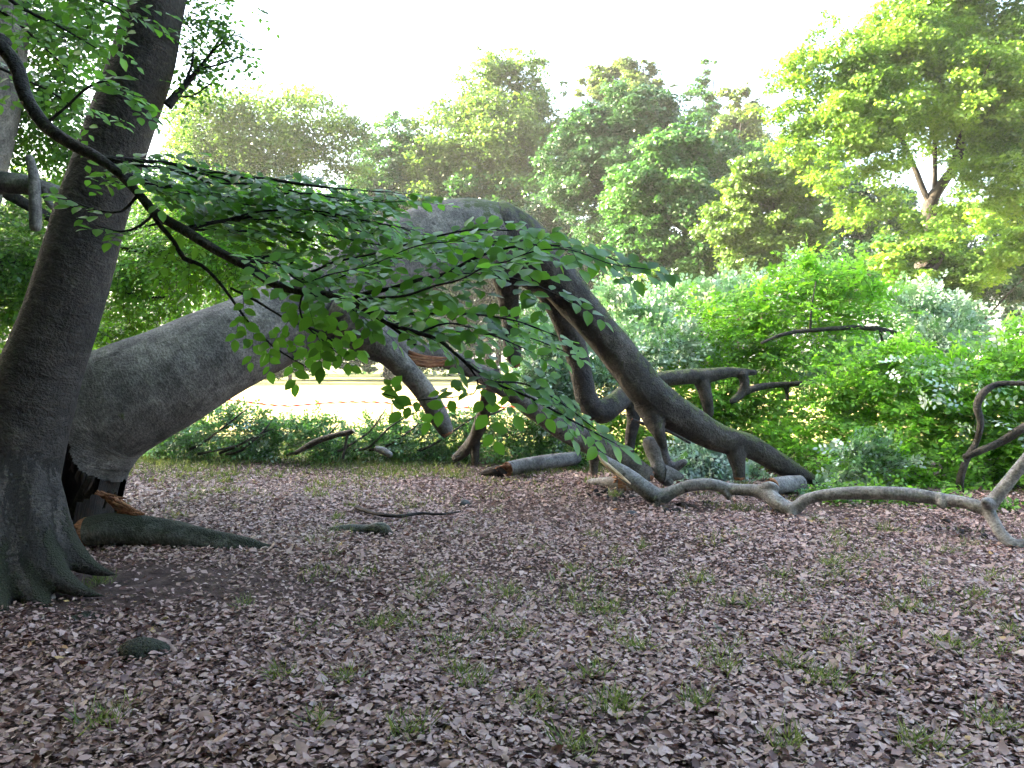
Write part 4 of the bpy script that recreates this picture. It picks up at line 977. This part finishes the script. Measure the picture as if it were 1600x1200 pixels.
# ------------------------------------------------------------------ far trees
def far_tree(name, label, cat, circles, d, nl, leaf, mat, seed, trunk=None, thick=1.0, nlobe=None, lobe=0.42, up=0.5, group='trees beyond the sunny field', limbs=6, sub=14, flat=0.7):
    rng = np.random.default_rng(seed)
    cs = [tuple(q) for q in circles]
    sc_ = d / F
    area = sum(q[2] ** 2 for q in cs)
    nlobe = nlobe or int(18 + area / 95)
    nl = int(nl * 4.2); leaf *= .82
    lc, cc, rr, off = circ_sample(cs, nlobe, d, thick, rng, 0.4)
    lr = np.clip(rr * lobe * rng.uniform(.6, 1.3, nlobe), .35, 2.6)
    ne = nlobe // 2; pe = rng.integers(0, nlobe, ne); de = unit(rng.normal(size=(ne, 3)) + np.array([0, -.2, .5]))
    lc = np.vstack([lc, cc[pe] + de * (rr[pe] * rng.uniform(.85, 1.22, ne))[:, None] * np.array([1, thick, 1])])
    lr = np.concatenate([lr, lr[pe] * rng.uniform(.25, .5, ne)]); nlobe += ne
    # sub clusters on each lobe's shell
    sd_ = unit(rng.normal(size=(nlobe, sub, 3)) + np.array([0, -0.2, 0.25])); 
    sc2 = lc[:, None] + sd_ * (lr[:, None] * rng.uniform(.55, 1.05, (nlobe, sub)))[..., None] * np.array([1, 1, flat])
    sr = np.repeat((lr * .46)[:, None], sub, 1).ravel(); sc2 = sc2.reshape(-1, 3); sdir = sd_.reshape(-1, 3)
    pick = rng.choice(len(sc2), nl, p=sr ** 2 / (sr ** 2).sum())
    g = rng.normal(size=(nl, 3)) * np.array([1, 1, .55])
    pos = sc2[pick] + g * (sr[pick] * .62)[:, None]
    pos[:, 2] = np.maximum(pos[:, 2], 0.1)
    nrm = unit(sdir[pick] * .5 + np.array([0, 0, up]) + rng.normal(0, .45, (nl, 3)))
    az = rng.uniform(0, 6.283, nl)
    dr = np.stack([np.cos(az), np.sin(az), rng.uniform(-.9, 0, nl)], -1)
    mb = MB()
    ti = np.clip(0.5 + 0.3 * np.sin(sc2[pick][:, 0] * 1.7 + sc2[pick][:, 2] * 1.3) + rng.normal(0, .2, nl), 0, 1)
    l = leaf * rng.uniform(.65, 1.25, nl)
    leaves(mb, pos, dr, nrm, l, l * .6, 0, 0.0, 0.15, ti)
    cen = lc.mean(0)
    tx = P(trunk[0][0], trunk[0][1], d)[0] if trunk else cen[0]
    o = thing(name, label, cat, (tx, d, 0), group)
    mbt = MB()
    top = lc[:, 2].max() * 0.85
    if trunk: tr = pxpath([(a, b, d, w) for a, b, w in trunk]); tr = np.vstack([[tr[0, 0], tr[0, 1], -0.2, tr[0, 3] * 1.15], tr])
    else:
        r0 = max(.12, top * .018)
        tr = np.array([[tx, d, -.2, r0 * 1.4], [tx, d, .6, r0], [tx + rng.normal(0, .2), d, top * .4, r0 * .8], [cen[0] + rng.normal(0, .4), d, top * .7, r0 * .5], [cen[0], d, top, r0 * .15]])
    dn_ = tube(mbt, tr, seg=10, step=.4, lump=.06, rough=.03, seed=seed)
    for q in range(limbs):
        k = rng.integers(int(len(dn_) * .3), max(int(len(dn_) * .3) + 1, int(len(dn_) * .85))); a = dn_[k]; b = lc[rng.integers(nlobe)]
        m_ = (a[:3] + b) / 2 + np.array([0, 0, .4]) + rng.normal(0, .3, 3)
        tube(mbt, [(*a[:3], a[3] * .45), (*m_, a[3] * .3), (*b, a[3] * .12)], seg=7, step=.4, lump=.08, seed=seed * 11 + q)
    part('trunk', mbt, [M_far_bark], o)
    part('crown', mb, [mat], o)
    return o
far_tree('broadleaf_tree', 'pale airy sunlit tree at the end of the field, nearest the leaning trunk', 'tree', [(330, 205, 60), (400, 195, 50), (470, 200, 50), (530, 205, 42), (350, 250, 50), (450, 250, 50), (290, 220, 40), (540, 260, 35), (400, 300, 60), (300, 320, 60)], 56, 15000, .30, M_far_yellow, 501, lobe=.5)
far_tree('broadleaf_tree', 'dark open tree in the low gap of the skyline, with sky showing through', 'tree', [(572, 218, 26), (600, 235, 40), (620, 205, 28), (590, 290, 45), (650, 250, 36), (560, 330, 50), (630, 340, 40)], 62, 9000, .34, M_far_green, 502)
far_tree('broadleaf_tree', 'tallest pale tree in the middle of the skyline with a high rounded top', 'tree', [(760, 130, 45), (815, 115, 38), (850, 150, 34), (720, 165, 34), (700, 220, 55), (780, 215, 65), (850, 225, 45), (680, 290, 55), (760, 300, 60), (835, 300, 50), (650, 340, 45)], 62, 26000, .34, M_far_yellow, 503)
far_tree('broadleaf_tree', 'dense dark round tree with a smooth domed top beside the tallest tree', 'tree', [(965, 190, 52), (920, 215, 40), (1010, 190, 45), (940, 270, 55), (1010, 260, 55), (890, 300, 45), (960, 340, 55), (890, 250, 45)], 48, 26000, .28, M_far_dark, 504, up=.8)
far_tree('broadleaf_tree', 'ragged sunlit treetop rising behind the dark round tree', 'tree', [(990, 118, 28), (940, 130, 28), (1030, 150, 24), (905, 145, 18), (970, 160, 40)], 64, 7000, .34, M_far_brown, 505)
far_tree('broadleaf_tree', 'slim thin-topped tree standing alone in the skyline dip', 'tree', [(1105, 110, 16), (1095, 150, 24), (1110, 190, 28), (1085, 230, 32), (1100, 280, 40)], 62, 5000, .32, M_far_green, 506)
far_tree('broadleaf_tree', 'brownish sunlit tree beside the slim thin-topped tree', 'tree', [(1150, 145, 22), (1170, 185, 27), (1150, 220, 38), (1190, 230, 22), (1140, 260, 34), (1160, 300, 40)], 56, 9000, .30, M_far_brown, 507)
far_tree('broadleaf_tree', 'mid green tree with sunlit clumps below the brownish tree', 'tree', [(1030, 250, 42), (1080, 240, 38), (1000, 310, 48), (1070, 320, 52), (1020, 390, 52), (1090, 400, 52), (980, 380, 36)], 38, 24000, .24, M_far_green, 508)
far_tree('broadleaf_tree', 'bushy tree with yellow sunlit lower boughs next to the lime tree', 'tree', [(1180, 290, 42), (1240, 290, 42), (1150, 360, 48), (1220, 360, 52), (1180, 420, 45), (1270, 340, 36), (1250, 420, 36)], 35, 24000, .22, M_far_yellow, 509)
far_tree('lime_green_tree', 'tall lime green tree with airy layered sunlit boughs reaching past the top of the view', 'tree',
    [(1270, 110, 42, 29), (1330, 150, 55, 29), (1400, 110, 55, 30), (1480, 70, 60, 30), (1560, 90, 65, 30), (1560, 200, 65, 30), (1460, 190, 55, 30), (1350, 220, 50, 28.5), (1300, 270, 36, 28), (1390, 265, 40, 28.5), (1560, 300, 50, 29), (1600, 380, 36, 28), (1440, 20, 55, 30), (1540, -10, 65, 30), (1250, 185, 36, 29), (1500, 262, 34, 29), (1640, 150, 90, 30), (1660, 300, 60, 29), (1500, -80, 90, 30), (1230, 120, 34, 29), (1238, 230, 34, 29), (1212, 175, 24, 29), (1290, 60, 36, 29.5), (1440, 370, 34, 27.5), (1480, 370, 30, 26), (1530, 350, 30, 26), (1400, 330, 36, 27.5), (1500, 330, 34, 27.5), (1340, 330, 34, 28), (1540, 420, 40, 27), (1420, 60, 60, 29), (1330, 90, 40, 29), (1380, 170, 60, 28.5), (1300, 190, 50, 28.5), (1520, 150, 70, 28.5), (1580, 240, 50, 28.5)],
    30, 52000, .19, M_locust, 510, trunk=[(1436, 500, 30), (1440, 440, 28), (1448, 380, 24), (1453, 320, 22), (1470, 290, 16), (1500, 240, 12), (1495, 160, 8), (1500, 60, 5)], lobe=.42, flat=.5, sub=18, limbs=7)
far_tree('broadleaf_tree', 'deep dark tree filling the shade behind the trunk of the lime tree', 'tree', [(1330, 340, 52), (1400, 360, 52), (1480, 390, 52), (1560, 430, 52), (1350, 410, 45), (1450, 450, 45), (1600, 350, 45), (1300, 410, 45), (1660, 430, 60), (1260, 310, 36), (1320, 300, 36), (1390, 320, 30)], 42, 23000, .26, M_far_dark, 511)
far_tree('broadleaf_tree', 'dark green tree standing low in front of the lime tree trunk', 'tree', [(1480, 395, 34), (1540, 410, 36), (1390, 400, 34), (1570, 340, 34), (1440, 430, 34), (1330, 420, 30), (1620, 400, 40)], 33, 13000, .2, M_far_green, 522)
far_tree('leaning_tree', 'dark trunked young tree leaning under the lime tree, with drooping feathery boughs', 'tree', [(1420, 430, 32), (1500, 430, 28), (1380, 405, 24), (1480, 465, 28), (1570, 400, 22), (1590, 370, 22), (1300, 450, 22), (1430, 400, 22)], 26, 9000, .16, M_locust, 512, trunk=[(1430, 470, 18), (1455, 420, 20), (1472, 396, 13), (1486, 378, 8), (1496, 362, 3)], flat=.4, lobe=.5)
far_tree('broadleaf_tree', 'full green tree half hidden by the top of the arching fallen trunk', 'tree', [(700, 390, 60), (780, 380, 60), (850, 380, 55), (660, 430, 50), (740, 330, 50), (820, 330, 50), (900, 400, 50)], 60, 20000, .34, M_far_green, 520)
far_tree('broadleaf_tree', 'green tree filling the gap behind the slim and brownish trees', 'tree', [(1120, 250, 45), (1060, 210, 36), (1200, 270, 45), (1160, 310, 50), (1090, 300, 50), (1240, 250, 36), (1270, 290, 40)], 50, 18000, .28, M_far_green, 521)
far_tree('shrub', 'yellowish sunlit shrub beside the top of the big sloping limb', 'shrub', [(1005, 445, 24), (965, 455, 20), (1030, 440, 18), (990, 470, 26)], 30, 3500, .17, M_far_yellow, 513, group='shrubs round the field')
far_tree('shrub', 'tall dark shrub seen beneath the arch of the fallen trunk', 'shrub', [(700, 480, 45), (740, 430, 50), (800, 440, 50), (800, 510, 45), (740, 540, 34), (680, 420, 45)], 57, 12000, .3, M_far_dark, 514, group='shrubs round the field')
far_tree('shrub', 'tall dark shrub behind the two mossy limbs', 'shrub', [(870, 420, 45), (880, 490, 50), (850, 540, 34), (930, 440, 45), (940, 510, 45), (860, 360, 45)], 54, 12000, .3, M_far_dark, 515, group='shrubs round the field')
far_tree('shrub', 'low dark hedge shrub at the far edge of the field below the huge trunk', 'shrub', [(420, 555, 30), (470, 555, 30), (520, 560, 28), (450, 530, 30), (560, 565, 24), (390, 540, 30)], 58, 8000, .28, M_far_dark, 516, group='shrubs round the field')
far_tree('shrub', 'low dark hedge shrub at the far edge of the field beside the dangling limb', 'shrub', [(610, 560, 28), (650, 555, 28), (690, 560, 26), (620, 520, 36), (680, 530, 30)], 58, 7000, .28, M_far_dark, 517, group='shrubs round the field')
far_tree('broadleaf_tree', 'shaded green tree behind the near leaf sprays above the huge trunk', 'tree', [(250, 400, 65), (330, 410, 60), (420, 400, 55), (500, 410, 50), (220, 320, 50), (580, 420, 45), (520, 340, 45), (440, 330, 40), (460, 480, 50), (380, 480, 50), (560, 490, 50)], 60, 17000, .33, M_far_green, 518)
far_tree('broadleaf_tree', 'sunlit tree seen far behind the edge beech through gaps in its leaves', 'tree', [(40, 430, 60), (110, 420, 60), (30, 330, 60), (120, 330, 60), (150, 480, 45), (60, 500, 40), (-60, 400, 80)], 52, 12000, .3, M_far_yellow, 519)

def far_wood():
    rng = np.random.default_rng(690)
    mb = MB(); nlb = 900
    x = rng.uniform(-95, 95, nlb); y = rng.uniform(70, 82, nlb)
    top = 10 + 2.5 * np.sin(x * .21) + 2 * np.sin(x * .083 + 1) + 1.2 * np.sin(x * .53)
    z = top * rng.uniform(0, 1, nlb) ** .7
    nl = 60000; pk = rng.integers(0, nlb, nl)
    g = unit(rng.normal(size=(nl, 3))); 
    pos = np.stack([x, y, z], -1)[pk] + g * rng.uniform(.7, 2.0, (nl, 1)) * np.array([1.2, 1, .8])
    pos[:, 2] = np.maximum(pos[:, 2], .1)
    az = rng.uniform(0, 6.28, nl); l = .62 * rng.uniform(.6, 1.3, nl)
    leaves(mb, pos, np.stack([np.cos(az), np.sin(az), rng.uniform(-.8, 0, nl)], -1), g * .5 + np.array([0, 0, .5]) + rng.normal(0, .4, (nl, 3)), l, l * .65, 0, 0, .1, np.clip(.5 + .3 * np.sin(pos[:, 0] * .6) + rng.normal(0, .2, nl), 0, 1))
    tag(mb.build('far_woodland', [M_far_dark]), kind='stuff')
far_wood()

# ------------------------------------------------------------------ woodland out of view beside and behind the camera, added to shade the clearing
def shade_woodland():
    rng = np.random.default_rng(700)
    mb, mt = MB(), MB()
    spots = [(-17, 10.5), (-18.5, 13.5), (-18, 4), (-16.5, -2), (-19, -8), (-24, 8), (-25, 0), (-24, -12), (-14, -12), (-8, -14), (-31, 5), (-31, -8), (-12, -5.5), (1, -16), (-20, 13), (-22, 2), (-21, -4.5), (-28, -2.5), (-28, 2.5), (-14.5, 2), (-15, -7.5), (-22, 6), (-35, 0), (-35, -5), (-4, -9.5), (-9, -8), (4, -12), (-2, -14), (-8.5, -3.5), (-1, -7), (5, -8), (9.5, -7.5), (13.5, -9), (7, -14), (12, -15)]
    for x, y in spots:
        h = rng.uniform(17, 22)
        tube(mt, [(x, y, -.2, .4), (x, y, 1, .3), (x + rng.normal(0, .3), y + rng.normal(0, .3), h * .5, .22), (x, y, h * .95, .05)], seg=10, step=.6, seed=int(x * 7 + y) % 999)
        nlb = 60
        z = rng.uniform(0.12, 1, nlb) * h; rad = 3.9 * np.sqrt(np.clip(1.04 - ((z / h - .45) / .6) ** 2, .05, 1))
        az = rng.uniform(0, 6.28, nlb); q = rng.uniform(.2, 1, nlb) ** .5
        lc = np.stack([x + np.cos(az) * rad * q, y + np.sin(az) * rad * q, z], -1)
        nl = 9000; pk = rng.integers(0, nlb, nl)
        pos = lc[pk] + rng.normal(0, .75, (nl, 3)) * np.array([1, 1, .6])
        l = .5 * rng.uniform(.7, 1.3, nl); a2 = rng.uniform(0, 6.28, nl)
        leaves(mb, pos, np.stack([np.cos(a2), np.sin(a2), rng.uniform(-.6, .1, nl)], -1), np.array([0, 0, 1.0]) + rng.normal(0, .4, (nl, 3)), l, l * .7, 0, 0, .1)
    base = mt
    o = base.build('shade_woodland', [M_far_bark, M_leaf_shade])
    tag(o, kind='stuff')
    # leaves join the same mass
    mb.fm = {k: [np.full(len(a), 0, np.int32) for a in v] for k, v in mb.fm.items()}
    o2 = mb.build('shade_woodland_leaves', [M_leaf_shade]); tag(o2, kind='stuff')
shade_woodland()

# ------------------------------------------------------------------ leaf litter
def litter():
    rng = np.random.default_rng(800)
    m, nt = new_mat('dry_leaf')
    at = N(nt, 'ShaderNodeAttribute', attribute_name='tint')
    col = ramp(nt, at.outputs['Fac'], [(0.0, (0.045, 0.014, 0.009)), (0.18, (0.1, 0.04, 0.028)), (0.3, (0.215, 0.122, 0.1)), (0.5, (0.325, 0.217, 0.185)), (0.85, (0.41, 0.3, 0.268)), (0.97, (0.56, 0.46, 0.43)), (0.985, (0.3, 0.11, 0.04)), (1.0, (0.34, 0.22, 0.07))])
    pr = N(nt, 'ShaderNodeBsdfPrincipled'); lk(nt, col, pr.inputs['Base Color']); pr.inputs['Roughness'].default_value = 0.5; pr.inputs['Specular IOR Level'].default_value = 0.45
    tr = N(nt, 'ShaderNodeBsdfTranslucent'); lk(nt, col, tr.inputs['Color'])
    mx = N(nt, 'ShaderNodeMixShader'); mx.inputs[0].default_value = 0.15
    lk(nt, pr.outputs[0], mx.inputs[1]); lk(nt, tr.outputs[0], mx.inputs[2])
    out = N(nt, 'ShaderNodeOutputMaterial'); lk(nt, mx.outputs[0], out.inputs[0])
    mb = MB()
    bx, by = G(190, 905)[:2]
    for y0, y1, dens, k, sc in ((2.2, 5.0, 3500, 2, .71), (5.0, 8.0, 2500, 1, .73), (8.0, 13.6, 1500, 1, .8)):
        A = 1.55 * (y1 ** 2 - y0 ** 2) / 2 * 1.0
        n = int(A * dens)
        y = np.sqrt(rng.uniform(y0 ** 2, y1 ** 2, n)); x = rng.uniform(-.78, .78, n) * y
        # patchiness, bare soil round the beech foot and at the trampled spots
        pn = np.sin(x * 1.7 + 2 * np.sin(y * .9)) * np.sin(y * 1.3 + 1.5 * np.sin(x * 1.1)) 
        bare = np.exp(-(((x - bx - .3) / 1.1) ** 2 + ((y - by + .15) / .75) ** 2)) + .9 * np.exp(-(((x - 2.3) / 1.7) ** 2 + ((y - 8.3) / .5) ** 2)) + np.clip((y - 10.4) / 1.5, 0, 1) * 1.05
        keep = rng.uniform(0, 1, n) < np.clip(0.86 + .25 * pn - bare * .78, 0.04, 1)
        x, y = x[keep], y[keep]; n = len(x)
        tl = rng.normal(0, .33, (n, 2))
        nrm = np.stack([tl[:, 0], tl[:, 1], np.ones(n)], -1)
        az = rng.uniform(0, 6.283, n)
        d = np.stack([np.cos(az), np.sin(az), np.zeros(n)], -1)
        l = np.clip(.046 * np.exp(rng.normal(0, .33, n)), .018, .1) * sc
        z = H(x, y) + rng.uniform(.004, .03, n) + .22 * l * np.abs(tl).sum(1)
        damp_shade = .2 * np.exp(-(((x + 2.6) / 2.6) ** 2 + ((y - 4.2) / 2.6) ** 2))  # browner damp leaves near the beech, with shade put into their tint
        leaves(mb, np.stack([x, y, z], -1) - d * l[:, None] / 2, d, nrm, l, l * rng.uniform(.5, .75, n), k, rng.normal(.08, .16, n), rng.normal(0.05, .3, n), np.clip(rng.beta(2.1, 1.9, n) * .965 - damp_shade + (rng.uniform(0, 1, n) > .993) * .6, 0, 1))
    n = 60000; x = rng.uniform(-9, 12, n); y = rng.uniform(-1.5, 13, n)
    kp = (np.abs(x) > .78 * np.maximum(y, 0)) | (y < 2.2)
    x, y = x[kp], y[kp]; n = len(x); az = rng.uniform(0, 6.28, n); tl = rng.normal(0, .33, (n, 2)); l = np.clip(.05 * np.exp(rng.normal(0, .33, n)), .02, .1)
    d = np.stack([np.cos(az), np.sin(az), np.zeros(n)], -1)
    leaves(mb, np.stack([x, y, H(x, y) + rng.uniform(.004, .03, n) + .22 * l * np.abs(tl).sum(1)], -1) - d * l[:, None] / 2, d, np.stack([tl[:, 0], tl[:, 1], np.ones(n)], -1), l, l * .62, 1, .08, rng.normal(.05, .3, n), rng.beta(2.1, 1.9, n) * .965)
    n = 1500; y = np.sqrt(rng.uniform(4.8, 120, n)); x = rng.uniform(-.75, .75, n) * y; az = rng.uniform(0, 6.28, n); L_ = .05 * np.exp(rng.normal(0, .6, n))
    a = np.stack([x, y, H(x, y) + .03], -1); d = np.stack([np.cos(az), np.sin(az), rng.normal(0, .06, n)], -1)
    twigs(mb, a, a + d * (L_ * .5)[:, None] + rng.normal(0, .006, (n, 3)), a + d * L_[:, None], rng.uniform(.001, .003, n))
    o = mb.build('leaf_litter', [m, M_twig]); tag(o, kind='stuff')
litter()

# ------------------------------------------------------------------ grass
def grass():
    rng = np.random.default_rng(810)
    mat = leaf_mat('grass_blade', (0.055, 0.095, 0.025), (0.17, 0.19, 0.075), 0.35)
    mb = MB()
    tufts = [(945, 948, 38, 40), (790, 925, 22, 18), (585, 982, 20, 22), (840, 1115, 42, 30), (960, 1115, 38, 45), (1000, 1020, 24, 20), (1130, 1050, 26, 22), (1480, 1020, 30, 26), (1560, 1125, 40, 30), (1300, 1065, 44, 40), (1100, 905, 24, 22), (890, 890, 20, 16), (700, 1010, 24, 14), (640, 1165, 34, 30), (165, 1135, 40, 34), (540, 1080, 24, 18), (1160, 945, 32, 22), (1330, 882, 22, 18), (1385, 832, 22, 22), (1310, 855, 26, 20), (1160, 802, 18, 16), (1235, 1040, 30, 20), (740, 1080, 30, 22), (820, 1000, 26, 14), (1440, 1160, 44, 34), (1090, 1110, 30, 20), (440, 1070, 24, 16), (380, 955, 14, 12), (1220, 900, 20, 14), (1420, 960, 24, 16), (1590, 1000, 26, 20), (1520, 945, 22, 16), (660, 935, 20, 12), (120, 928, 20, 20), (160, 915, 16, 20), (960, 985, 16, 12), (1040, 930, 16, 12), (500, 1150, 20, 14), (900, 1180, 34, 24), (1230, 1170, 34, 22)]
    r0 = np.random.default_rng(811)
    for q in range(190):
        px, py = r0.uniform(180, 1600), 740 + 330 * r0.uniform() ** 1.6
        if px < 480 and py > 820: continue
        tufts.append((px, py, (8 + (py - 700) * .07) * r0.uniform(.4, 2.2), int(3 + r0.uniform() ** 2 * 18)))
    P0, D0, L0, T0 = [], [], [], []
    for px, py, w, nb in tufts:
        g = G(px, py); s = g[1] / F; nb = int(nb * 3.4)
        x = g[0] + rng.normal(0, w * s * .5, nb); y = g[1] + rng.normal(0, w * s * .6, nb)
        az = rng.uniform(0, 6.28, nb); tl = rng.uniform(.3, 1.6, nb)
        P0.append(np.stack([x, y, H(x, y)], -1)); D0.append(np.stack([np.cos(az) * tl, np.sin(az) * tl, np.ones(nb)], -1)); L0.append(rng.uniform(.05, .14, nb)); T0.append(rng.uniform(0, 1, nb))
    n = 5200
    y = rng.uniform(8.2, 11.4, n); x = rng.uniform(-.55, .1, n) * y
    kp = rng.uniform(0, 1, n) < np.clip((y - 8) / 3.5 + .5 * np.sin(x * 3.1 + 2 * np.sin(y * 2)) - .2, .03, 1)
    x, y = x[kp], y[kp]; n = len(x); az = rng.uniform(0, 6.28, n); tl = rng.uniform(.3, 1.4, n)
    P0.append(np.stack([x, y, H(x, y)], -1)); D0.append(np.stack([np.cos(az) * tl, np.sin(az) * tl, np.ones(n)], -1)); L0.append(rng.uniform(.04, .1, n)); T0.append(rng.uniform(.2, 1, n))
    # the grassy rim of the litter
    n = 34000
    y = rng.uniform(10.4, 15.5, n); x = rng.uniform(-.6, .35, n) * y
    kp = rng.uniform(0, 1, n) < np.clip((y - 10.7) / 1.8 + .35 * np.sin(x * 2.1 + y), .05, 1)
    x, y = x[kp], y[kp]; n = len(x); az = rng.uniform(0, 6.28, n); tl = rng.uniform(.2, 1.1, n)
    P0.append(np.stack([x, y, H(x, y)], -1)); D0.append(np.stack([np.cos(az) * tl, np.sin(az) * tl, np.ones(n)], -1)); L0.append(rng.uniform(.06, .15, n)); T0.append(rng.uniform(.1, .9, n))
    P0, D0, L0, T0 = map(np.concatenate, (P0, D0, L0, T0))
    n = len(P0)
    sd_ = unit(np.cross(D0, rng.normal(size=(n, 3))))
    leaves(mb, P0, D0, sd_, L0, np.full(n, .006) * (1 + (P0[:, 1] > 9)), 1, .1, .5 * rng.uniform(-1, 1, n), T0)
    o = mb.build('grass', [mat]); tag(o, kind='stuff')
grass()

# ------------------------------------------------------------------ thin volume imitating the lens's veiling glow
def glare_haze():
    m, nt = new_mat('glare_haze')
    pv = N(nt, 'ShaderNodeVolumePrincipled')
    pv.inputs['Color'].default_value = (0.9, 0.95, 1.0, 1)
    pv.inputs['Density'].default_value = 0.0004
    out = N(nt, 'ShaderNodeOutputMaterial'); lk(nt, pv.outputs[0], out.inputs['Volume'])
    x0, x1, y0, y1, z0, z1 = -950, 950, -340, 1480, -1.2, 34
    c = np.array([[x, y, z] for z in (z0, z1) for y in (y0, y1) for x in (x0, x1)])
    mb = MB(); mb.add(c, [np.array([[0, 2, 3, 1], [4, 5, 7, 6], [0, 1, 5, 4], [2, 6, 7, 3], [0, 4, 6, 2], [1, 3, 7, 5]])])
    tag(mb.build('glare_haze', [m], smooth=False), kind='stuff')
glare_haze()
